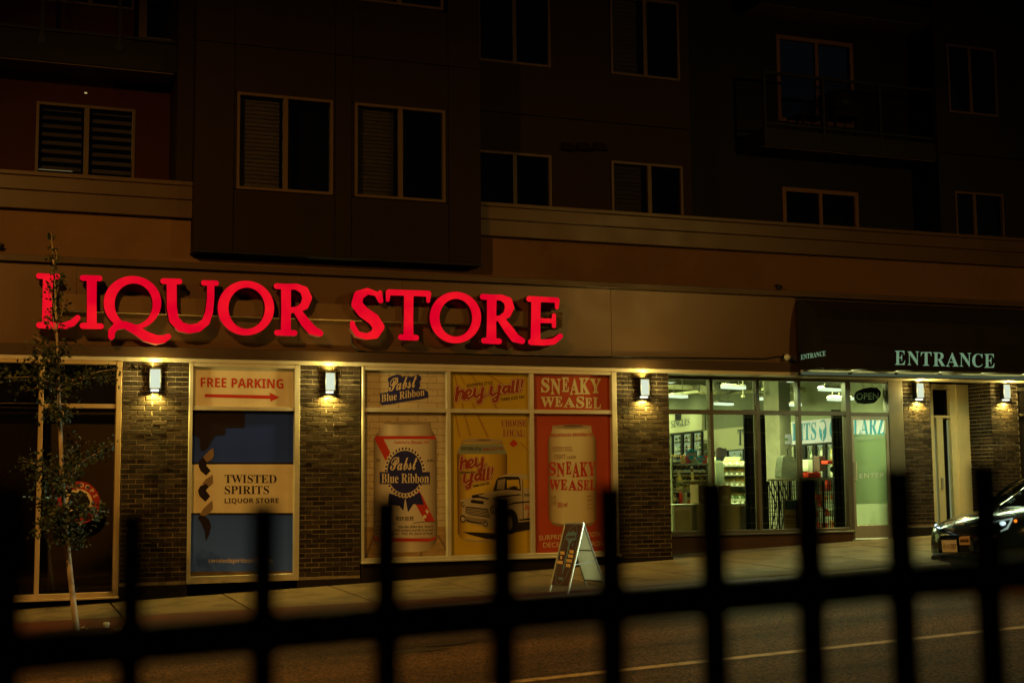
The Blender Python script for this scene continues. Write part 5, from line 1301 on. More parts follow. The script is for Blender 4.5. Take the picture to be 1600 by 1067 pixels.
for k in range(4):
    c_ = at(1128+k*6, 604-k*1.5, 4.8+0.1*k); sc = (c_-CAM).dot(FWD)/F_PX
    pts = [(c_.x+0.2*math.cos(t*math.pi/8)*1.0, c_.y+0.05*math.sin(t*math.pi/8), c_.z+0.13*math.sin(t*math.pi/8)) for t in range(17)]
    MB().tube(pts, 0.045, 8, False).build('coil', M_SHOPC, fn)

# shelves behind the glass
def shelf_unit(label, xa, xb, ys, ybot, Y, m_=None):
    s_ = thing('bottle_shelf', label, 'shelf', (at((xa+xb)/2, ybot, Y).x, Y, ZFL))
    x0, x1 = at(xa, 760, Y).x, at(xb, 760, Y).x
    MB().box(x0, x1, Y+0.32, Y+0.34, ZFL, at((xa+xb)/2, ys[0]-14, Y).z).build('back_panel', mat('shelf_back', (0.36, 0.36, 0.24), 0.6), s_)
    for x_ in (x0, x1-0.025): MB().box(x_, x_+0.025, Y, Y+0.32, ZFL, at((xa+xb)/2, ys[0]-8, Y).z).build('upright', mat('shelf_upright', (0.24, 0.25, 0.17), 0.5), s_)
    for y_ in ys:
        z_ = at((xa+xb)/2, y_, Y).z
        MB().box(x0+0.026, x1-0.026, Y, Y+0.318, z_-0.022, z_).build('shelf', M_ALU_D, s_)
        MB().box(x0+0.026, x1-0.026, Y-0.006, Y-0.001, z_-0.022, z_+0.002).build('price_strip', mat('price_strip', (0.24, 0.24, 0.18), 0.5), s_)
    return s_, x0, x1
YS = 1.75
s1, sx0, sx1 = shelf_unit('shop shelf of mixed bottles behind the first lit pane', 1050, 1109, (724, 741, 754.5, 767, 787), 788, YS)
rows = [(724, 'mix', 0.14), (741, 'dark', 0.15), (754.5, 'darkred', 0.11), (767, 'mixy', 0.11), (787, 'orange', 0.16)]
RN = ('top', 'second', 'third', 'fourth', 'bottom')
for ri, (y_, kd, h) in enumerate(rows):
    n = 19 if kd in ('dark', 'darkred', 'mixy') else 14
    for i in range(n):
        x_ = sx0+0.06+(sx1-sx0-0.12)*i/(n-1); z_ = at(1080, y_, YS).z
        grp = 'goods on the %s row of the first lit shelf' % RN[ri]
        if kd == 'mix':
            c_ = ('dark', 'dark', 'dark', 'dark', 'orange', 'dark', 'red', 'red', 'yellow', 'orange', 'yellow', 'yellow', 'red', 'red')[i]
            if c_ == 'dark': put(BM['dark'], 'bottle', (x_, YS+0.08, z_), (0.9, 0.55), 'dark bottle, %s from the pier on the top row of the first lit shelf' % ORD[i], 'bottle', grp)
            else: put(BX[c_], 'packet', (x_, YS+0.08, z_), (1.0, 1.0), c_+' packet, %s from the pier on the top row of the first lit shelf' % ORD[i], 'packet', grp)
        elif kd == 'orange':
            if i in (3, 4): put(BX['red' if i == 3 else 'white'], 'packet', (x_, YS+0.06, z_), (1.1, 1.7), ('red' if i == 3 else 'white')+' carton on the bottom row of the first lit shelf', 'packet', grp)
            elif i > 4 and i < 10:
                put(BM['dark'], 'bottle', (x_, YS+0.16, z_), (1.0, 0.9), 'dark bottle, %s from the pier on the bottom row of the first lit shelf' % ORD[i], 'bottle', grp)
                put(BX['orange'], 'packet', (x_, YS+0.06, z_), (0.9, 0.45), 'orange packet, %s from the pier low on the bottom row of the first lit shelf' % ORD[i], 'packet', grp+' front')
            else: put(BM['gold' if i % 3 == 0 else 'dark'], 'bottle', (x_, YS+0.1, z_), (1.0, 0.9), ('gold' if i % 3 == 0 else 'dark')+' bottle, %s from the pier on the bottom row of the first lit shelf' % ORD[i], 'bottle', grp)
        else:
            c_ = 'dark' if kd == 'dark' else ('gold' if kd == 'mixy' and i % 3 != 1 else ('amber' if kd == 'darkred' and i % 2 else 'dark'))
            if i in (2, 5, 11, 16) and kd != 'dark': c_ = 'pale'
            if kd != 'dark' and i % 4 == 3: c_ = 'green'
            put(BM[c_], 'bottle', (x_, YS+0.09, z_), (0.82 if i % 3 else 0.95, h/0.30*(1.12+0.22*((i*7) % 5)/5)), c_+' bottle, %s from the pier on the %s row of the first lit shelf' % (ORD[i], RN[ri]), 'bottle', grp)
hp_ = thing('hanging_strip', 'slanting strip of small packets hanging on the first lit shelf', 'display strip', tuple(at(1061, 765, YS-0.05)))
for k in range(5): flat('packet', (WHT_B, YEL_B, WHT_B, GREEN_B, WHT_B)[k], hp_, Yp(YS-0.05), [(1057.5+k*0.6, 739+k*5.2), (1063+k*0.6, 739+k*5.2), (1064+k*0.6, 743.8+k*5.2), (1058.5+k*0.6, 744+k*5.2)], 0.0)
hp2 = thing('hanging_strip', 'upright strip of pale packets hanging beside the bottles of the first shelf', 'display strip', tuple(at(1081, 765, YS-0.04)))
for k in range(10): flat('packet', (WHT_B, AMBER_B, WHT_B, YEL_B)[k % 4], hp2, Yp(YS-0.04), [(1078.5+k*0.4, 727+k*5), (1082.5+k*0.4, 727+k*5), (1083+k*0.4, 731.5+k*5), (1079+k*0.4, 731.5+k*5)], 0.0)
YR = 2.6
s2, rx0, rx1 = shelf_unit('wine rack of gold topped bottles behind the second lit pane', 1129, 1171, (727, 741, 758, 786), 788, YR)
for ri, (y_, hpx, kd) in enumerate(((727, 7, 'gold'), (741, 11, 'gold'), (758, 13, 'gold'), (786, 16, 'green'))):
    for i in range(13):
        x_ = rx0+0.06+(rx1-rx0-0.12)*i/12; z_ = at(1150, y_, YR).z
        h = hpx*((at(1150, 760, YR)-CAM).dot(FWD)/F_PX)
        c_ = kd if (i+ri) % 4 else 'pale'
        put(BM[c_], 'bottle', (x_, YR+0.08, z_), (0.62 if i % 2 else 0.7, h/0.30), c_+' bottle, %s from the grey panel on the %s row of the wine rack' % (ORD[i], RN[ri if ri < 3 else 4]), 'bottle', 'bottles on the %s row of the wine rack' % RN[ri if ri < 3 else 4])
        if i % 3 != 1: continue
        o = bpy.data.objects.new('price_card', BX['white']); col.objects.link(o); o.location = (x_, YR+0.03, z_); o.scale = (0.45, 0.45, 0.22); par(o, s2)
# low wooden display front with boxes on it
M_PLY = mat('display_plywood', (0.34, 0.29, 0.18), 0.55, var=0.25, vscale=3, stretch=(1, 1, 0.3), bump=0.1)
ld = thing('window_display_base', 'low grey wooden display base inside the lit window', 'display base', (at(1110, 830, 1.3).x, 1.3, zD0))
YD = 1.25
lx = [1053, 1079, 1107, 1133, 1166]
for a, b in zip(lx[:-1], lx[1:]):
    xa, xb = at(a, 810, YD).x, at(b, 810, YD).x
    bevel(MB().box(xa+0.003, xb-0.003, YD, YD+0.02, zD0-0.3, at((a+b)/2, 789, YD).z).build('board', M_PLY, ld), 0.003, 1)
MB().box(at(1051.5, 788, YD).x, at(1167, 788, YD).x, YD-0.02, YD+0.42, at(1105, 789, YD).z, at(1105, 787.6, YD).z+0.006).build('ledge', WHT_B, ld)
M_CARD = mat('brown_carton', (0.24, 0.16, 0.08), 0.7, var=0.15)
for k, (a, b, t) in enumerate(((1090, 1112, 758), (1122, 1141, 758))):
    xa, xb = at(a, 770, 1.35).x, at(b, 770, 1.35).x
    o = thing('carton', ('brown carton standing beside the first shelf mullion', 'brown carton standing in front of the wine rack')[k], 'carton', ((xa+xb)/2, 1.4, at(a, 788, 1.35).z))
    bevel(MB().box(xa, xb, 1.32, 1.62, at(a, 788, 1.35).z+0.006, at(a, t, 1.35).z).build('case', M_CARD, o), 0.005)
    MB().box(xa+0.06, xb-0.06, 1.316, 1.319, at(a, 779.5, 1.35).z, at(a, 773, 1.35).z).build('panel_label', WHT_B if not k else M_PLY, o)
tp_ = thing('tall_panel', 'grey green upright panel beside the wine rack', 'panel', (at(1125, 750, 2.4).x, 2.4, ZFL))
MB().box(at(1119, 740, 2.4).x, at(1131, 740, 2.4).x, 2.4, 2.5, ZFL, at(1125, 723, 2.4).z).build('sheet', mat('grey_green', (0.17, 0.19, 0.12), 0.6), tp_)
# hanging blue and white shop cards
M_CYAN = mat('cyan_card', (0.03, 0.36, 0.80), 0.45)
for k, (cx, cy, w_, h_, lab) in enumerate(((1080.5, 709.5, 9, 9, 'blue shield shaped card with white band above the first shelf'), (1095, 717, 7.5, 6.5, 'smaller blue card with white lettering beside the shield card'), (1171, 709, 6, 8, 'blue card half hidden behind the folding gate'))):
    o = thing('shelf_card', lab, 'shop card', tuple(at(cx, cy, 1.6)))
    sh = [(cx-w_, cy-h_*0.5), (cx-w_*0.5, cy-h_*0.6), (cx-w_*0.4, cy-h_*0.9), (cx+w_*0.4, cy-h_*0.9), (cx+w_*0.5, cy-h_*0.6), (cx+w_, cy-h_*0.5), (cx+w_*0.95, cy+h_*0.3), (cx+w_*0.4, cy+h_*0.45), (cx+w_*0.25, cy+h*0.0+h_*0.9), (cx-w_*0.25, cy+h_*0.9), (cx-w_*0.4, cy+h_*0.45), (cx-w_*0.95, cy+h_*0.3)]
    MB().solid(Yp(1.6), [sh], 0.0, 0.008).build('card', M_CYAN, o)
    flat('white_band', WHT, o, Yp(1.6), [[(cx-w_*0.85, cy-h_*0.25), (cx+w_*0.8, cy-h_*0.25), (cx+w_*0.8, cy+h_*0.2), (cx-w_*0.85, cy+h_*0.2)]], 0.004)
o = thing('shelf_card', 'white cloud shaped card above the tall grey panel', 'shop card', tuple(at(1127, 710, 1.7)))
MB().solid(Yp(1.7), [z34((600, 920), (625, 905), (660, 905), (680, 918), (725, 915), (733, 1000), (700, 1030), (690, 1060), (660, 1070), (635, 1045), (600, 1030))], 0.0, 0.008).build('card', WHT, o)
flat('blue_corner', M_CYAN, o, Yp(1.7), [z34((600, 1025), (625, 1035), (650, 1062), (600, 1062))], 0.004)
# folding security gates, drawn back against the mullions
def gate(label, xa, xb, ya=645, yb=829):
    Yg = RYE+0.32
    x0, x1 = at(xa, 740, Yg).x, at(xb, 740, Yg).x; z1 = at(xa, ya, Yg).z; z0 = at(xa, yb, Yg).z
    g_ = thing('folding_gate', label, 'security gate', ((x0+x1)/2, Yg, z0), 'folding gates behind the glass')
    n = max(3, int((x1-x0)/0.028))
    for i in range(n):
        xx = x0+(x1-x0)*i/(n-1)
        MB().box(xx-0.017, xx+0.017, Yg+0.02*(i % 2), Yg+0.02*(i % 2)+0.03, z0, z1).build('bar', M_BLACK, g_)
    for k in range(8):
        zz = z0+(z1-z0)*(k+0.5)/8
        MB().box(x0-0.01, x1+0.01, Yg-0.012, Yg-0.002, zz-0.006, zz+0.006).build('rivet_strap', mat('gate_strap', (0.10, 0.10, 0.07), 0.4), g_)
gate('wide black folded gate in the second lit pane', 1166, 1178, 640)
gate('thin black folded gate beside the concrete column', 1191, 1196.5, 641)
gate('wide black folded gate beside the shop door', 1304, 1317, 640)
gate('thin black folded gate at the door jamb', 1319, 1322, 646)
# wire fixture with white top rail, HOURS sheet, red goods, coat
YK = 1.35
wk = thing('wire_fence_rack', 'black wire rack with a white top rail behind the third and fourth panes', 'wire rack', (at(1250, 826, YK).x, YK, ZFL))
kx0, kx1 = at(1200, 780, YK).x, at(1304, 780, YK).x
kz1, kz0 = at(1250, 749, YK).z, at(1250, 826, YK).z
MB().box(kx0, kx1, YK, YK+0.04, kz1-0.018, kz1+0.012).build('top_rail', WHT_B, wk)
n = 30
for i in range(n+1):
    xx = kx0+(kx1-kx0)*i/n
    w_ = 0.022 if i % 5 == 0 else 0.007
    MB().box(xx-w_, xx+w_, YK+0.01, YK+0.02, kz0-0.1, kz1-0.02).build('wire', M_BLACK, wk)
for i in range(11):
    zz = kz0+(kz1-kz0)*i/11.5
    MB().box(kx0+(0.2 if i > 6 else 0.45)*0, kx1, YK+0.022, YK+0.028, zz-0.005, zz+0.005).build('cross_wire', M_BLACK, wk)
for i in range(4):
    xx = kx0+0.02+0.1*i
    MB().tube([(xx, YK+0.03, kz1-0.02), (xx+0.16, YK+0.03, (kz1+kz0)/2), (xx+0.05, YK+0.03, kz0)], 0.012, 6).build('brace', M_BLACK, wk)
for k in range(26):
    px_ = 1274+rnd.random()*30; py_ = 752+rnd.choice((2, 10, 22, 32, 48, 66))+rnd.random()*4
    q = at(px_, py_, 1.75)
    c_ = rnd.choice(('red', 'red', 'orange', 'white'))
    put(BX[c_], 'packet', (q.x, 1.75, q.z-0.05), (0.85, rnd.uniform(0.5, 0.95)), c_+' packet stacked behind the wire rack', 'packet', c_+' packets behind the wire rack', rnd.uniform(-0.3, 0.3))
for k, (a, b, y0_, y1_, m_, lab, Yq) in enumerate(((1280, 1290, 712, 736, mat('dark_carton', (0.075, 0.045, 0.035), 0.6), 'dark ribbed basket above the wire rack', 1.9), (1263, 1283, 738, 746, RED_B, 'red tray on the counter behind the wire rack', 1.8), (1293, 1309, 719.5, 724.5, RED_B, 'red pricing label near the wide gate', 1.6), (1262, 1270, 718, 736, WHT_B, 'white box on the counter beside the mullion', 2.2))):
    q0, q1 = at(a, y0_, Yq), at(b, y1_, Yq)
    o = thing('counter_goods', lab, 'box', ((q0.x+q1.x)/2, Yq, q1.z))
    bevel(MB().box(q0.x, q1.x, Yq, Yq+0.2, q1.z, q0.z).build('case', m_, o), 0.006)
    for i in range(4): MB().box(q0.x+(q1.x-q0.x)*(i+0.3)/4, q0.x+(q1.x-q0.x)*(i+0.5)/4, Yq-0.006, Yq-0.001, q1.z+0.01, q0.z-0.01).build('rib', m_, o)
o = thing('round_sticker', 'round dark green sticker on the glass near the wide gate', 'sticker', tuple(at(1301, 733, 1.0)))
flat('disc', mat('sticker_green', (0.02, 0.05, 0.03), 0.5), o, Yp(1.0), [ell(1301, 733, 4.2, 5, 20)], 0.0)
ck = thing('hanging_coat', 'dark grey hooded coat hanging in front of the concrete column', 'coat', tuple(at(1235, 745, 2.2)))
cl = zm(1180, 700, 7.1125)
cpoly = cl((288, 335), (292, 250), (300, 160), (312, 95), (330, 82), (372, 78), (410, 85), (440, 110), (455, 160), (468, 220), (472, 335))
MB().solid(Yp(2.2), [cpoly], 0.0, 0.22).build('body', mat('coat_cloth', (0.060, 0.062, 0.042), 0.9, var=0.3, vscale=8, bump=0.6, bscale=14), ck)
bevel(ck.children[0], 0.05, 3)
MB().tube([tuple(at(1231, 712, 2.25)), tuple(at(1230, 702, 2.25)), tuple(at(1233, 699, 2.25))], 0.008, 6).build('hook', M_BLACK, ck)
hr = thing('hours_sheet', 'blue topped sheet reading HOURS low in the lit window', 'notice', tuple(at(1238, 826, RYE+0.12)))
PH = Yp(RYE+0.115)
flat('sheet', mat('hours_paper', (0.24, 0.20, 0.13), 0.6), hr, PH, [cl((320, 575), (520, 575), (520, 905), (320, 905))], 0.0)
flat('blue_top', mat('hours_blue', (0.015, 0.05, 0.11), 0.5), hr, PH, [cl((327, 580), (505, 580), (505, 682), (327, 682))], 0.003)
text('lettering', M_INK, hr, PH, 'HOURS', *cl((333, 775), (468, 775)), 4.6, style='sans', off=0.003)
bars('print_line', M_INK, hr, PH, *cl((333, 808), (478, 806)), 1.2, 12, 0.003)
bars('print_line', M_INK, hr, PH, *cl((340, 836), (462, 834)), 1.2, 10, 0.003)

# ================================================================== AWNING
aw = thing('awning', 'black awning over the shop entrance with pale green ENTRANCE lettering', 'awning', (15, -0.4, 3.4))
AXL, AXR = XF+0.035, at(1588, 480, 0).x
AF = -0.75
zbot = at(1400, 577, AF).z; zval = at(1400, 540, AF).z; ztop = 4.66
prof = [(0.0, ztop), (-0.22, ztop-0.05), (-0.45, ztop-0.20), (-0.62, ztop-0.40), (-0.72, zval+0.06), (AF, zval), (AF, zbot)]
M_AWN = mat('awning_vinyl', (0.014, 0.012, 0.011), 0.42, var=0.15, vscale=3, bump=0.1, bscale=6)
va = []
n = len(prof)
mb = MB()
for x_ in (AXL, AXR): mb.v += [(x_, y_, z_) for y_, z_ in prof]+[(x_, y_+0.012, z_-0.012) for y_, z_ in prof]
for i in range(n-1):
    mb.f += [(i, i+1, 2*n+i+1, 2*n+i), (n+i, 3*n+i, 3*n+i+1, n+i+1)]
mb.f += [(n-1, 2*n-1, 4*n-1, 3*n-1)]
mb.build('cover', M_AWN, aw)
for x_, nm in ((AXL, -1), (AXR, 1)):
    e = MB(); sid = [(x_, y_, z_) for y_, z_ in prof]+[(x_, 0.0, zbot)]
    e.add(sid+[(x_+0.012*-nm, y, z) for _, y, z in sid], [tuple(range(n+1)), tuple(range(n+1, 2*n+2))[::-1]]); e.build('end_panel', M_AWN, aw)
fr = MB().box(AXL+0.02, AXR-0.02, AF+0.02, AF+0.05, zbot+0.001, zbot+0.03).box(AXL+0.02, AXR-0.02, 0.0-0.03, -0.002, zbot+0.001, zbot+0.03)
for k in range(6):
    x_ = AXL+0.05+(AXR-AXL-0.1)*k/5; fr.box(x_-0.015, x_+0.015, AF+0.05, -0.03, zbot+0.002, zbot+0.028)
fr.build('frame', mat('awning_frame', (0.35, 0.33, 0.25), 0.5), aw)
MB().box(AXL+0.02, AXR-0.02, AF+0.06, -0.04, zbot+0.05, zbot+0.06).build('lining', mat('awning_lining', (0.42, 0.38, 0.26), 0.7), aw)
M_AWT = mat('backlit_green_vinyl', (0.30, 0.55, 0.45), 0.5, emit=(0.22, 0.56, 0.42), estr=0.30)
PF = Yp(AF)
e8 = zm(1200, 380, 4.0)
big = [('E', 793, 858, 760, 672), ('N', 872, 945, 763, 676), ('T', 955, 1022, 765, 680), ('R', 1032, 1108, 768, 682), ('A', 1112, 1192, 770, 684), ('N', 1197, 1270, 772, 686), ('C', 1276, 1342, 775, 690), ('E', 1352, 1416, 778, 692)]
for ch, a, b, bs, tp2 in big:
    v, f = glyphs(ch, 'serif', 0.0); lo, hi = v.min(0), v.max(0)
    P_ = [PF.at(*e8((a+(b-a)*(p[0]-lo[0])/(hi[0]-lo[0]), bs+(tp2-bs)*(p[1]-lo[1])/(hi[1]-lo[1])))[0], 0.004) for p in v]
    MB().add(P_, f).build('letter', M_AWT, aw)
PS = Pl((AXL, 0, 0), (-1, 0, 0))
text('side_lettering', M_AWT, aw, PS, 'ENTRANCE', *e8((205, 727), (360, 702)), 7.6, style='serif', off=0.004)

# ================================================================== RESIDENTIAL ENTRANCE
M_BEIGE = mat('beige_metal', (0.74, 0.61, 0.32), 0.5, var=0.06)
en = thing('beige_entrance', 'narrow beige metal entrance door recessed between two brick piers', 'door', (at(1475, 800, 1.3).x, 1.3, gz(15.5, 1)))
EY = RYE+0.62
ex0, ex1 = P4[1]-0.2, at(1492, 700, EY).x
ez0 = gz(15.5, 1)
jx = [at(v, 700, EY).x for v in (1461, 1473, 1485, 1491)]
MB().box(P4[1]+0.0, P4[1]+0.001+0.0, EY, EY+0.01, ez0, 3.4)
# brick-side return of pier four is hidden; the door leaf with a slim light
leaf_ = MB().box(ex0, jx[0], EY, EY+0.05, ez0, 3.40).box(jx[0]+0.05, jx[1]+0.02, EY-0.01, EY+0.05, ez0, at(1470, 652, EY).z)
bevel(leaf_.build('leaf', M_BEIGE, en), 0.006)
MB().box(jx[0], jx[1]+0.1, EY+0.05, EY+0.06, at(1470, 650, EY).z, 3.3).build('transom_pane', glass('transom_glass', (0.35, 0.33, 0.28), 1.6), en)
MB().box(ex0, jx[2]+0.2, EY+0.25, EY+0.26, ez0, 3.4).build('hall_back', mat('hall_brown', (0.10, 0.07, 0.04), 0.8), en)
fr = MB().box(jx[2], jx[3]+0.05, EY-0.04, EY+0.05, ez0, 3.40).box(jx[0]-0.05, jx[2], EY-0.035, EY+0.05, 3.30, 3.40).box(jx[0], jx[2], EY-0.02, EY+0.04, at(1470, 653, EY).z, at(1470, 649, EY).z)
bevel(fr.build('door_frame', M_BEIGE, en), 0.006)
M_SLIT = glow('hall_light_slit', (0.8, 0.9, 0.42), 0.22)
MB().box(jx[0]+0.005, jx[0]+0.035, EY+0.03, EY+0.04, ez0, at(1460, 668, EY).z).build('lit_gap', M_SLIT, en)
MB().box(jx[1]+0.14, jx[1]+0.165, EY+0.03, EY+0.04, ez0, at(1480, 656, EY).z).build('lit_gap', M_SLIT, en)
hq = at(1471, 755, EY); MB().box(hq.x-0.02, hq.x+0.02, EY-0.05, EY-0.01, hq.z-0.10, hq.z+0.10).build('handle', M_ALU, en)
bevel(MB().hexa([(jx[3]+0.05, EY-0.06, ez0), (P5[0]+0.02, RYE+0.62, ez0), (P5[0]+0.1, EY+0.1, ez0), (jx[3]+0.05, EY+0.1, ez0)], [(jx[3]+0.05, EY-0.06, 3.4), (P5[0]+0.02, RYE+0.62, 3.4), (P5[0]+0.1, EY+0.1, 3.4), (jx[3]+0.05, EY+0.1, 3.4)]).build('side_panel', M_BEIGE, en), 0.004)
# further shop front to the right, mostly out of the picture
wf = thing('shop_window', 'dark shop window at the picture edge beyond the last brick pier', 'window', (18.5, RYE, gz(18)), 'shop windows along the street')
MB().box(P5[1]+0.002, 21, RYE+0.05, RYE+0.3, gz(18), 3.4).build('dark_room', M_ROOMDARK, wf)
MB().box(P5[1]+0.02, 21, RYE+0.0, RYE+0.05, at(1595, 608, RYE).z-0.03, at(1595, 608, RYE).z+0.03).box(P5[1]+0.02, 21, RYE+0.0, RYE+0.05, at(1595, 648, RYE).z-0.02, at(1595, 648, RYE).z+0.02).build('transom', M_ALU_D, wf)

# ================================================================== A-BOARD ON THE PAVEMENT
ab = thing('sandwich_board', 'dark sandwich board with a blue corkscrew and yellow lettering on the pavement', 'sandwich board', tuple(on_ground(900, 925)))
z7 = zm(840, 800, 7.622)
# feet on the ground: front pair, back pair; tops
fA, fB = on_ground(*z7((142, 945))[0]), on_ground(*z7((360, 960))[0])
bB = on_ground(*z7((803, 893))[0])
ev = fB-fA
bA = bB-ev
tB = CAM+ray(*z7((548, 135))[0])*((((fB+bB)/2)-CAM).dot(FWD)/F_PX); tA = tB-ev
# keep the ridge at one height over the middle of the feet
hgt = tB.z-(fB.z+bB.z)/2
fn_ = (tA-fA).cross(ev).normalized()
if fn_.y > 0 and fn_.x > 0: fn_ = -fn_
if fn_.dot(CAM-fA) < 0: fn_ = -fn_
FA = Pl(fA, fn_)
M_ABM = mat('board_steel', (0.34, 0.38, 0.33), 0.35, metal=0.6, var=0.1); M_ABP = mat('board_maroon', (0.060, 0.022, 0.020), 0.5, var=0.15, vscale=5)
def coroplast():
    m = bpy.data.materials.new('board_back_white'); m.use_nodes = True
    N = m.node_tree.nodes; L = m.node_tree.links; b = N['Principled BSDF']; o = N['Material Output']
    b.inputs['Base Color'].default_value = (0.5, 0.5, 0.4, 1); b.inputs['Roughness'].default_value = 0.5
    t = N.new('ShaderNodeBsdfTranslucent'); t.inputs[0].default_value = (0.75, 0.72, 0.55, 1)
    x = N.new('ShaderNodeMixShader'); x.inputs[0].default_value = 0.5
    L.new(b.outputs[0], x.inputs[1]); L.new(t.outputs[0], x.inputs[2]); L.new(x.outputs[0], o.inputs[0])
    return m
M_ABI = coroplast()
def barq(a, b, r=0.013, m=None, n='frame_bar'): return MB().tube([tuple(a), tuple(b)], r, 6).build(n, m or M_ABM, ab)
for a, b in ((fA, tA), (fB, tB), (bA, tA), (bB, tB), (tA, tB)): barq(a, b)
def lerp(a, b, t): return a+(b-a)*t
m1, m2 = lerp(fB, tB, 0.40), lerp(bB, tB, 0.42); barq(m1, m2, 0.008, None, 'spreader'); barq(lerp(fA, tA, 0.40), lerp(bA, tA, 0.42), 0.008, None, 'spreader')
for t in (0.10, 0.58): barq(lerp(bA, tA, t), lerp(bB, tB, t), 0.009, M_BLACK, 'cross_bar')
q0, q1, q2, q3 = lerp(fA, tA, 0.10), lerp(fB, tB, 0.10), lerp(fB, tB, 0.985), lerp(fA, tA, 0.985)
s = -fn_*0.012
MB().hexa([q0, q1, q1+s, q0+s], [q3, q2, q2+s, q3+s]).build('front_panel', M_ABP, ab)
bn_ = (tB-bB).cross(ev).normalized()
q0, q1, q2, q3 = lerp(bA, tA, 0.10), lerp(bB, tB, 0.10), lerp(bB, tB, 0.985), lerp(bA, tA, 0.985)
MB().hexa([q0+bn_*0.004, q1+bn_*0.004, q1-bn_*0.004, q0-bn_*0.004], [q3+bn_*0.004, q2+bn_*0.004, q2-bn_*0.004, q3-bn_*0.004]).build('back_panel', M_ABI, ab)
M_BLU = mat('chalk_blue', (0.10, 0.20, 0.32), 0.6); M_YLW = mat('chalk_yellow', (0.75, 0.52, 0.20), 0.6)
def ring_line(pts, w):
    n = len(pts); out = []; inn = []
    for i in range(n):
        a, b = Vector((*pts[i-1], 0)), Vector((*pts[(i+1) % n], 0)); d_ = (b-a).normalized(); nn = Vector((d_.y, -d_.x, 0))*w/2
        out.append((pts[i][0]+nn.x, pts[i][1]+nn.y)); inn.append((pts[i][0]-nn.x, pts[i][1]-nn.y))
    return [out, inn]
oval = [(345+118*math.sin(t)*1.0+ -0.0, 510-0) for t in ()]
ov = []
for k in range(48):
    t = 2*math.pi*k/48
    cx_, cy_ = 345, 510; u, v = 88*math.cos(t), 352*math.sin(t)
    ov.append((cx_+u-v*0.27, cy_+v))
ovp = [z7(p)[0] for p in ov]
rl = ring_line(ovp, 0.55)
flat('oval_line', M_BLU, ab, FA, rl, 0.006)
flat('corkscrew_handle', M_BLU, ab, FA, [z7((336, 320), (342, 262), (365, 235), (400, 240), (408, 222), (432, 220), (438, 240), (468, 235), (455, 330), (410, 345), (375, 350))], 0.006)
flat('corkscrew_worm', M_BLU, ab, FA, [z7((362, 350), (408, 345), (380, 400), (378, 440), (362, 470), (366, 500), (345, 540), (345, 580), (325, 610), (322, 660), (305, 700), (292, 745), (287, 742), (300, 680), (302, 640), (318, 600), (322, 560), (340, 520), (345, 480), (355, 450), (356, 410), (370, 380))], 0.007)
flat('corkscrew_curl', M_BLU, ab, FA, [z7((412, 380), (430, 362), (435, 375), (418, 392), (420, 408), (410, 400))], 0.006)
bars('print_line', M_ABP, ab, FA, *z7((350, 312), (450, 306)), 4.2, 6, 0.009)
for n_, a, b in ((3, (272, 500), (322, 504)), (1, (272, 556), (296, 558)), (4, (236, 610), (302, 616)), (3, (380, 485), (432, 490)), (4, (364, 536), (424, 543)), (4, (346, 592), (410, 598)), (3, (338, 648), (394, 654))):
    bars('print_line', M_YLW, ab, FA, *z7(a, b), 4.8, n_, 0.007)
bars('print_line', M_BLU, ab, FA, *z7((248, 802), (304, 808)), 4.4, 5, 0.006)

# ================================================================== YOUNG STREET TREE
tb = on_ground(120, 987)
TY = tb.y
tree = thing('street_tree', 'slim young tree with a pale trunk in front of the dark window', 'tree', tuple(tb))
M_BARK = mat('pale_bark', (0.36, 0.27, 0.17), 0.85, var=0.35, vscale=18, bump=0.5, bscale=60, stretch=(1, 1, 0.35), dirt=(0.14, 0.10, 0.06), dscale=6)
def tp(x, y, dy=0.0): return at(x, y, TY+dy)
spine = [(120, 990), (115, 945), (110, 900), (105, 850), (101, 800), (97, 745), (95, 690), (93, 640), (91, 590), (90, 545), (88, 500), (86, 450), (84, 410), (81, 375), (80, 362)]
MB().tube([tuple(tp(*p)) for p in spine], [0.040, 0.034, 0.032, 0.031, 0.028, 0.026, 0.024, 0.021, 0.018, 0.014, 0.011, 0.008, 0.006, 0.004, 0.002], 10).build('trunk', M_BARK, tree, True)
br = MB(); LV = []
def limb(x0, y0, x1, y1, dy, n, spread, r=0.008):
    a, b = tp(x0, y0), tp(x1, y1, dy)
    mid = lerp(a, b, 0.5)+Vector((rnd.uniform(-.03, .03), rnd.uniform(-.05, .05), 0.05))
    br.tube([tuple(a), tuple(mid), tuple(b)], [r, r*0.7, r*0.25], 5)
    for k in range(n):
        t = rnd.random()**0.7
        p = lerp(a, mid, t*2) if t < 0.5 else lerp(mid, b, t*2-1)
        LV.append(p+Vector((rnd.gauss(0, spread), rnd.gauss(0, spread*1.1), rnd.gauss(0, spread*0.8))))
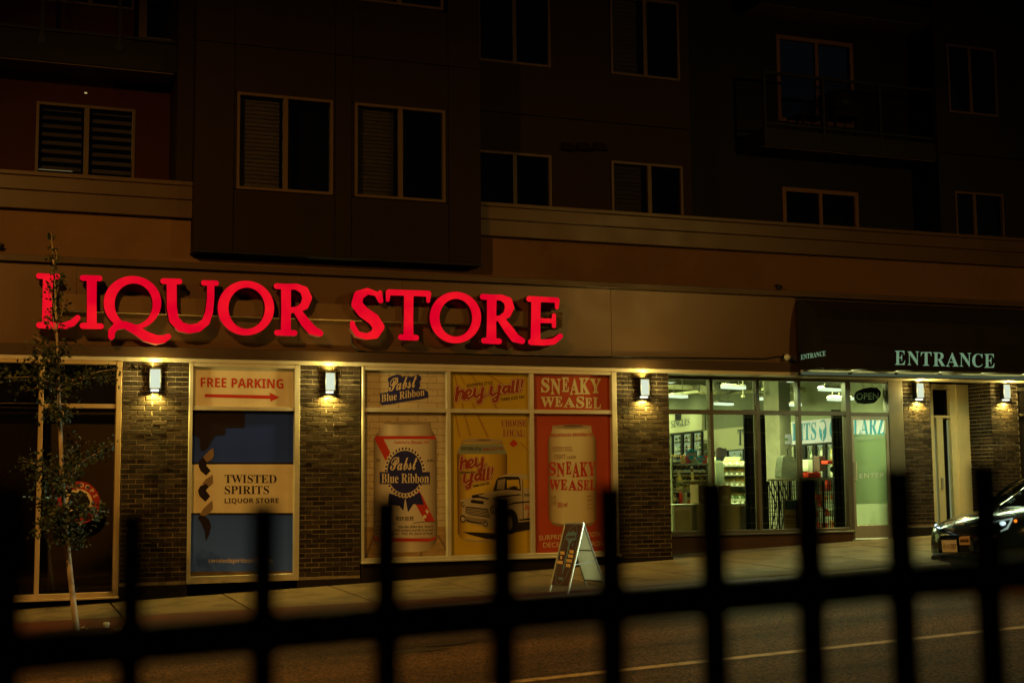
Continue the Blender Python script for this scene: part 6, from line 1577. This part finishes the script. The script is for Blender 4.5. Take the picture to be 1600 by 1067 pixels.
for a in ((92, 600, 10, 590, -0.2, 90, 0.07), (91, 610, 35, 612, 0.3, 90, 0.08), (92, 605, 150, 590, -0.2, 80, 0.07), (93, 610, 180, 586, 0.2, 90, 0.06), (91, 600, 215, 573, -0.1, 55, 0.045), (90, 575, 60, 545, 0.1, 70, 0.07), (90, 570, 105, 540, -0.2, 90, 0.08),
          (92, 625, 80, 600, 0.4, 90, 0.10), (92, 640, 95, 600, -0.4, 80, 0.10), (90, 590, 50, 565, 0, 70, 0.07), (89, 555, 52, 525, -0.1, 40, 0.05), (93, 630, 70, 655, 0.2, 60, 0.06), (93, 640, 100, 662, -0.2, 50, 0.05),
          (96, 745, 35, 720, -0.2, 80, 0.07), (96, 740, 120, 690, 0.3, 90, 0.08), (97, 750, 165, 700, -0.1, 70, 0.055), (97, 750, 180, 690, 0.2, 55, 0.045), (97, 755, 70, 745, 0.3, 110, 0.09), (98, 760, 80, 770, -0.3, 110, 0.09), (99, 770, 120, 735, -0.2, 80, 0.07),
          (100, 810, 60, 830, 0.2, 100, 0.07), (101, 815, 140, 800, -0.2, 120, 0.08), (100, 805, 170, 800, 0.1, 80, 0.05), (101, 820, 80, 800, -0.3, 120, 0.09), (102, 835, 120, 830, 0.3, 120, 0.08), (102, 835, 90, 845, -0.2, 90, 0.06), (100, 800, 60, 785, 0.1, 70, 0.06), (102, 840, 130, 850, 0, 60, 0.05),
          (88, 530, 80, 480, 0.1, 55, 0.05), (87, 520, 100, 470, -0.1, 60, 0.05), (86, 490, 78, 440, 0.05, 60, 0.045), (86, 470, 92, 430, -0.05, 60, 0.045), (85, 440, 80, 400, 0, 40, 0.03), (84, 420, 87, 390, 0, 30, 0.03), (83, 400, 80, 362, 0, 45, 0.024), (88, 520, 65, 500, 0.05, 30, 0.04), (88, 500, 108, 485, 0.05, 25, 0.035)):
    limb(*a)
br.build('branch', M_BARK, tree, True)
M_LEAF = None
def leafmat():
    m = bpy.data.materials.new('tree_leaf'); m.use_nodes = True
    N = m.node_tree.nodes; L = m.node_tree.links; b = N['Principled BSDF']
    g_ = N.new('ShaderNodeNewGeometry'); rp = N.new('ShaderNodeValToRGB')
    rp.color_ramp.elements[0].color = (0.012, 0.019, 0.005, 1); rp.color_ramp.elements[1].color = (0.042, 0.050, 0.013, 1)
    L.new(g_.outputs['Random Per Island'], rp.inputs[0]); L.new(rp.outputs[0], b.inputs['Base Color'])
    b.inputs['Roughness'].default_value = 0.55; b.inputs['Specular IOR Level'].default_value = 0.25
    return m
M_LEAF = leafmat()
lm = MB()
for p in LV:
    for rep in range(2 if 2.6 > p.z or 2.85 < p.z < 3.2 else 1):
        if p.z > 3.35 and rnd.random() < 0.35: continue
        p = p+Vector((rnd.gauss(0, 0.03), rnd.gauss(0, 0.03), rnd.gauss(0, 0.03)))*rep
        d_ = Vector((rnd.gauss(0, 1), rnd.gauss(0, 1), rnd.gauss(-0.2, 0.7))).normalized(); w_ = d_.cross(Vector((rnd.gauss(0, 1), rnd.gauss(0, 1), rnd.gauss(0, 1)))).normalized()
        l_, h_ = rnd.uniform(0.034, 0.064), rnd.uniform(0.013, 0.024)
        nrm_ = d_.cross(w_)*0.006
        lm.add([p, p+d_*l_*0.45+w_*h_, p+d_*l_+nrm_, p+d_*l_*0.45-w_*h_], [(0, 1, 2, 3)])
lm.build('crown', M_LEAF, tree)
# soil pit and litter at its foot
pit = MB(); ps = [(tb.x+0.42*math.cos(t*math.pi/8)*(0.85+0.3*rnd.random()), TY+0.26*math.sin(t*math.pi/8)*(0.85+0.3*rnd.random())) for t in range(16)]
pit.add([(x, y, gz(x, y)+0.004) for x, y in ps]+[(tb.x, TY, gz(tb.x, TY)+0.03)], [(i, (i+1) % 16, 16) for i in range(16)])
tag(pit.build('soil', mat('dark_soil', (0.03, 0.022, 0.015), 0.95, var=0.4, vscale=30, bump=0.8, bscale=60)), kind='structure')
cu = on_ground(166, 980)
cup = thing('paper_cup', 'crumpled pale paper cup lying near the tree', 'cup', tuple(cu))
MB().lathe([(0.024, 0.0), (0.036, 0.02), (0.040, 0.045), (0.030, 0.062), (0.026, 0.055), (0.02, 0.015)], tuple(cu), 10).build('shell', mat('cup_paper', (0.55, 0.62, 0.50), 0.6), cup)
for k, (px_, py_) in enumerate(((129, 981), (133, 984), (180, 984), (187, 983))):
    q = on_ground(px_, py_); o = thing('litter_scrap', ('pale scrap of paper right beside the trunk foot', 'pale scrap lying second from the trunk foot', 'pale scrap just beyond the paper cup', 'pale scrap farthest from the trunk')[k], 'litter', tuple(q), 'scraps of litter near the tree')
    MB().add([tuple(q+Vector(v)) for v in ((-0.025, 0, 0.004), (0.02, -0.02, 0.008), (0.03, 0.02, 0.03), (-0.01, 0.025, 0.012))], [(0, 1, 2, 3)]).build('scrap', mat('cup_paper', (0, 0, 0)), o)

# ================================================================== PARKED CAR
BEAM = 1150.0
CX, CY = 11.98, -4.62                       # nose, centre line; it faces -X
car = thing('parked_car', 'dark taxi sedan with lit headlights parked facing the entrance kerb', 'car', (CX+2.2, CY, road_z(CX+2, CY)))
cz0 = road_z(CX+1, CY)
st = [  # x, half width, bottom, shoulder, centre height
 (0.00, 0.36, 0.26, 0.54, 0.57), (0.03, 0.52, 0.22, 0.60, 0.64), (0.10, 0.66, 0.20, 0.65, 0.71), (0.24, 0.78, 0.19, 0.70, 0.78), (0.45, 0.845, 0.18, 0.76, 0.845), (0.75, 0.875, 0.18, 0.82, 0.90),
 (1.05, 0.885, 0.18, 0.87, 0.95), (1.30, 0.89, 0.18, 0.90, 0.99), (1.8, 0.89, 0.18, 0.93, 1.00), (2.6, 0.89, 0.18, 0.95, 1.00), (3.4, 0.885, 0.18, 0.97, 1.01), (4.0, 0.86, 0.2, 0.98, 1.03), (4.4, 0.78, 0.26, 0.93, 1.0), (4.55, 0.62, 0.34, 0.84, 0.9)]
mb = MB(); NS = 0
for (x_, w_, zb0, zs_, zc_) in st:
    h = zs_-zb0
    half = [(0, zb0), (w_*0.75, zb0), (w_*0.96, zb0+h*0.14), (w_*1.0, zb0+h*0.45), (w_*0.985, zb0+h*0.72), (w_*0.93, zs_-0.015), (w_*0.84, zs_+0.01), (w_*0.5, zs_+(zc_-zs_)*0.75), (0, zc_)]
    full = half+[(-y_, z_) for y_, z_ in half[-2:0:-1]]
    NS = len(full)
    mb.v += [(CX+x_, CY-y_, cz0+z_) for y_, z_ in full]
for i in range(len(st)-1):
    for k in range(NS): mb.f.append((i*NS+k, i*NS+(k+1) % NS, (i+1)*NS+(k+1) % NS, (i+1)*NS+k))
mb.f += [tuple(range(NS)), tuple((len(st)-1)*NS+k for k in range(NS))[::-1]]
M_CAR = mat('dark_teal_car_paint', (0.005, 0.011, 0.015), 0.14, coat=0.5, spec=0.3)
body = mb.build('body', M_CAR, car, True)
sd = body.modifiers.new('smooth', 'SUBSURF'); sd.levels = sd.render_levels = 2
# subdivided copy for placing lamps and plates on the real surface
bpy.context.view_layer.update()
_ev = body.evaluated_get(bpy.context.evaluated_depsgraph_get()); _me = _ev.to_mesh()
BV = BVHTree.FromPolygons([body.matrix_world @ v.co for v in _me.vertices], [tuple(p.vertices) for p in _me.polygons]); _ev.to_mesh_clear()
class Skin:
    """the car's surface: finds the point seen at a pixel and lifts it off by a hair"""
    n = Vector((-0.6, -0.8, 0.1)).normalized()
    def at(s, x, y, off=0.0):
        d_ = ray(x, y).normalized(); h, nr, _, _ = BV.ray_cast(CAM, d_)
        if h is None: return CAM+d_*((Vector((CX+0.6, CY-0.7, 0.8))-CAM).length)
        if nr.dot(d_) > 0: nr = -nr
        return h+nr*(off+0.003)
SK = Skin()
def dense(poly, n=5):
    out = []
    for i in range(len(poly)):
        a, b = poly[i], poly[(i+1) % len(poly)]
        out += [(a[0]+(b[0]-a[0])*k/n, a[1]+(b[1]-a[1])*k/n) for k in range(n)]
    return out
cl2 = zm(1440, 720, 5.925)
def skin(name, m_, pts, off=0.0, n=4): return MB().poly(SK, [dense(cl2(*pts), n)], off).build(name, m_, car)
# cabin
gb = MB(); cab = [(1.12, 0.72, 0.955, 0.30), (1.60, 0.70, 1.22, 0.40), (2.05, 0.66, 1.42, 0.5), (2.7, 0.64, 1.47, 0.5), (3.3, 0.62, 1.42, 0.5), (3.9, 0.60, 1.20, 0.4), (4.2, 0.58, 1.03, 0.3)]
for (x_, w_, zt_, _) in cab:
    zb0 = 0.93
    gb.v += [(CX+x_, CY-y_, cz0+z_) for y_, z_ in ((0.80, zb0), (w_+(0.80-w_)*0.5*(1 if zt_ > 1.1 else 0.4), (zb0+zt_)/2), (w_*0.93, zt_-0.015), (w_*0.5, zt_+0.012), (-w_*0.5, zt_+0.012), (-w_*0.93, zt_-0.015), (-(w_+(0.80-w_)*0.5*(1 if zt_ > 1.1 else 0.4)), (zb0+zt_)/2), (-0.80, zb0))]
for i in range(len(cab)-1):
    for k in range(7): gb.f.append((i*8+k, i*8+k+1, (i+1)*8+k+1, (i+1)*8+k))
gl = gb.build('windscreen', mat('car_glass', (0.006, 0.007, 0.007), 0.04, spec=0.8), car, True)
# roof skin and pillars
rf = MB()
for (x_, w_, zt_, _) in cab[2:5]: rf.v += [(CX+x_, CY-y_, cz0+z_) for y_, z_ in ((w_*0.97, zt_-0.01), (w_*0.5, zt_+0.022), (-w_*0.5, zt_+0.022), (-w_*0.97, zt_-0.01))]
for i in range(2):
    for k in range(3): rf.f.append((i*4+k, i*4+k+1, (i+1)*4+k+1, (i+1)*4+k))
rf.build('roof', M_CAR, car, True)
for s_ in (-1, 1):
    MB().tube([(CX+1.22, CY-s_*0.79, cz0+0.98), (CX+1.55, CY-s_*0.735, cz0+1.20), (CX+2.05, CY-s_*0.64, cz0+1.425), (CX+2.7, CY-s_*0.62, cz0+1.475), (CX+3.3, CY-s_*0.60, cz0+1.425), (CX+4.1, CY-s_*0.62, cz0+1.06)], 0.028, 8).build('pillar', M_CAR, car, True)
    MB().tube([(CX+2.55, CY-s_*0.79, cz0+0.97), (CX+2.62, CY-s_*0.64, cz0+1.44)], 0.03, 8).build('pillar', M_CAR, car)
    m_ = MB().lathe([(0.02, -0.06), (0.09, -0.04), (0.10, 0.02), (0.06, 0.07), (0.02, 0.08)], (CX+1.55, CY-s_*0.99, cz0+1.0), 10); m_.build('side_mirror', M_CAR, car, True)
for wx in (0.88, 3.55):
    for s_ in (-1, 1):
        w = MB(); c_ = Vector((CX+wx, CY-s_*0.80, cz0+0.315))
        w.tube([tuple(c_+Vector((0, s_*0.10, 0))), tuple(c_-Vector((0, s_*0.10, 0)))], 0.315, 24)
        t_ = w.build('wheel', mat('tyre_rubber', (0.012, 0.012, 0.012), 0.8), car)
        MB().tube([tuple(c_-Vector((0, s_*0.098, 0))), tuple(c_-Vector((0, s_*0.108, 0)))], 0.215, 20).build('rim', mat('alloy_rim', (0.3, 0.3, 0.28), 0.35, metal=0.8), t_)
M_LAMP = glow('headlamp_light', (0.72, 0.95, 1.0), 1.5); M_LAMPD = glow('daytime_strip', (0.62, 0.85, 0.72), 0.42)
M_HLG = mat('headlamp_housing', (0.02, 0.035, 0.042), 0.12, coat=1.0)
hl1 = skin('headlight', M_HLG, [(560, 585), (640, 568), (760, 545), (845, 530), (848, 560), (810, 630), (735, 662), (640, 650), (590, 620)])
def sub(name, m_, pts, parent_, off, n=4): return MB().poly(SK, [dense(cl2(*pts), n)], off).build(name, m_, parent_)
sub('projector', M_LAMP, ell(752, 582, 30, 20, 16), hl1, 0.006, 1)
sub('light_strip', M_LAMPD, [(640, 567), (760, 547), (845, 529), (848, 540), (765, 556), (640, 578)], hl1, 0.006)
sub('light_strip', M_LAMPD, [(845, 532), (838, 560), (800, 632), (735, 658), (728, 648), (785, 618), (818, 565), (825, 540)], hl1, 0.007)
hl2 = skin('headlight', M_HLG, [(122, 560), (140, 570), (172, 600), (188, 635), (150, 640), (118, 610)])
sub('projector', M_LAMP, [(125, 572), (145, 585), (170, 612), (178, 630), (150, 625), (125, 605)], hl2, 0.006, 3)
ind = skin('indicator', glow('amber_indicator', (1.0, 0.22, 0.01), 1.3), ell(870, 558, 17, 14, 14), 0.004, 1)
M_GRL = mat('grille_plastic', (0.010, 0.010, 0.010), 0.5)
skin('grille', M_GRL, [(95, 700), (180, 690), (330, 690), (520, 700), (640, 730), (640, 870), (500, 890), (300, 890), (100, 870), (90, 780)], 0.0)
gm = MB()
for j in range(10):
    for i in range(8):
        x_, y_ = 105+i*12+(j % 2)*6, 722+j*11
        gm.poly(SK, [cl2((x_-4, y_), (x_, y_-4), (x_+4, y_), (x_, y_+4))], 0.006)
gm.build('grille_mesh', mat('grille_glint', (0.12, 0.12, 0.09), 0.35, metal=0.5), car)
skin('chrome_lip', mat('bumper_lip', (0.30, 0.36, 0.30), 0.25, metal=0.5), [(85, 885), (110, 868), (135, 880), (150, 905), (140, 920), (95, 915)], 0.004, 3)
skin('chrome_bar', mat('bumper_lip', (0, 0, 0)), [(455, 605), (520, 596), (522, 604), (458, 613)], 0.006, 3)
pl_ = skin('number_plate', mat('plate_white', (0.62, 0.50, 0.30), 0.5), [(196, 732), (335, 730), (346, 842), (208, 842)], 0.020, 4)
text_into(MB(), SK, 'V1=1787', *cl2((212, 818), (334, 815)), 8.5, style='', off=0.024).build('lettering', M_INK, pl_)
pl2 = skin('taxi_plate', mat('plate_amber', (0.55, 0.33, 0.12), 0.5), [(360, 703), (455, 700), (465, 775), (365, 775)], 0.020, 4)
bars('print_line', M_INK, pl2, SK, *cl2((372, 752), (452, 750)), 4.6, 5, 0.024)
text('hood_lettering', mat('gold_letters', (0.55, 0.36, 0.16), 0.5), car, SK, 'KAMI CARS', *cl2((215, 598), (398, 592)), 4.4, style='sansi', off=0.004)
M_EMB = mat('emblem_chrome', (0.40, 0.30, 0.20), 0.25, metal=0.8)
em = MB()
for (cx, cy, rx, ry) in ((278, 643, 31, 24), (278, 643, 11, 22), (278, 634, 22, 9)):
    em.poly(SK, [cl2(*ell(cx, cy, rx, ry, 24)), cl2(*ell(cx, cy, rx-4, ry-4, 24))], 0.012)
em.build('emblem', M_EMB, car)
for px_, py_ in ((752, 582), (150, 605)):
    h0 = SK.at(*cl2((px_, py_))[0], 0.06)
    light('headlamp_beam', 'SPOT', tuple(h0), BEAM, (0.82, 1.0, 0.70), car, 0.03, (1.2, -3.1, -0.05), cone=math.radians(34), blend=0.6)

# ================================================================== FENCE IN FRONT OF THE CAMERA
FY = CAM.y+1.30
fence = thing('iron_fence', 'black square bar fence out of focus in front of everything', 'fence', (0.5, FY, 0.1))
M_FENCE = mat('fence_paint', (0.012, 0.011, 0.010), 0.5)
ra_, rb_ = at(100, 1013, FY), at(1600, 893, FY)
sl = (rb_.z-ra_.z)/(rb_.x-ra_.x)
def rz(X): return ra_.z+sl*(X-ra_.x)
def top(X): return 1.617+0.0405*(X-0.123)
def rbar(zoff, h, y0, y1): return MB().hexa([(x, y, rz(x)+zoff-h/2) for x, y in ((-1.2, y0), (2.6, y0), (2.6, y1), (-1.2, y1))], [(x, y, rz(x)+zoff+h/2) for x, y in ((-1.2, y0), (2.6, y0), (2.6, y1), (-1.2, y1))])
rbar(0, 0.037, FY-0.017, FY+0.017).build('rail', M_FENCE, fence); rbar(-1.15, 0.033, FY-0.017, FY+0.017).build('rail', M_FENCE, fence)
for k in range(-8, 21):
    X = 0.123+0.1202*k
    if k == -1: continue
    gzz = road_z(X, FY)+0.15
    MB().box(X-0.011, X+0.011, FY-0.011, FY+0.011, gzz+0.08, top(X)+0.010).build('picket', M_FENCE, fence)
X = at(2, 900, FY).x
MB().box(X-0.026, X+0.018, FY-0.022, FY+0.022, road_z(X, FY)+0.15, at(2, 762, FY).z).build('post', M_FENCE, fence)

# ================================================================== STREET LAMPS (outside the picture, their light falls in)
def street_lamp(label, x, y, h, armx, army, power, color, cone, target, gz_):
    s_ = thing('street_lamp', label, 'street lamp', (x, y, gz_), 'street lamps')
    MB().tube([(x, y, gz_), (x, y, gz_+1), (x, y, h+0.3)], [0.11, 0.09, 0.06], 10).build('pole', M_ALU_D, s_)
    MB().tube([(x, y, h+0.2), (x+armx*0.5, y+army*0.5, h+0.45), (x+armx, y+army, h+0.12)], 0.035, 8).build('arm', M_ALU_D, s_)
    MB().box(x+armx-0.16, x+armx+0.16, y+army-0.3, y+army+0.3, h+0.05, h+0.2).build('head', M_ALU_D, s_)
    MB().box(x+armx-0.12, x+armx+0.12, y+army-0.22, y+army+0.22, h+0.035, h+0.049).build('lens', glow('sodium_lens', SODIUM, 4.0), s_)
    light('street_lamp_bulb', 'SPOT', (x+armx, y+army, h), power, color, s_, 0.12, target, cone=cone, blend=0.75)
    return s_
street_lamp('sodium street lamp on the near pavement before the red letters', -3.2, -16.8, 9.2, 0.0, 6.2, 4900, SODIUM, math.radians(92), (3.4, -2.4, 0.0), 0.0)
street_lamp('second sodium street lamp farther up the near pavement', 16.3, -17.2, 7.6, 0.0, 2.0, 2400, (1.0, 0.55, 0.11), math.radians(96), (12.5, -2.0, 1.2), 0.6)
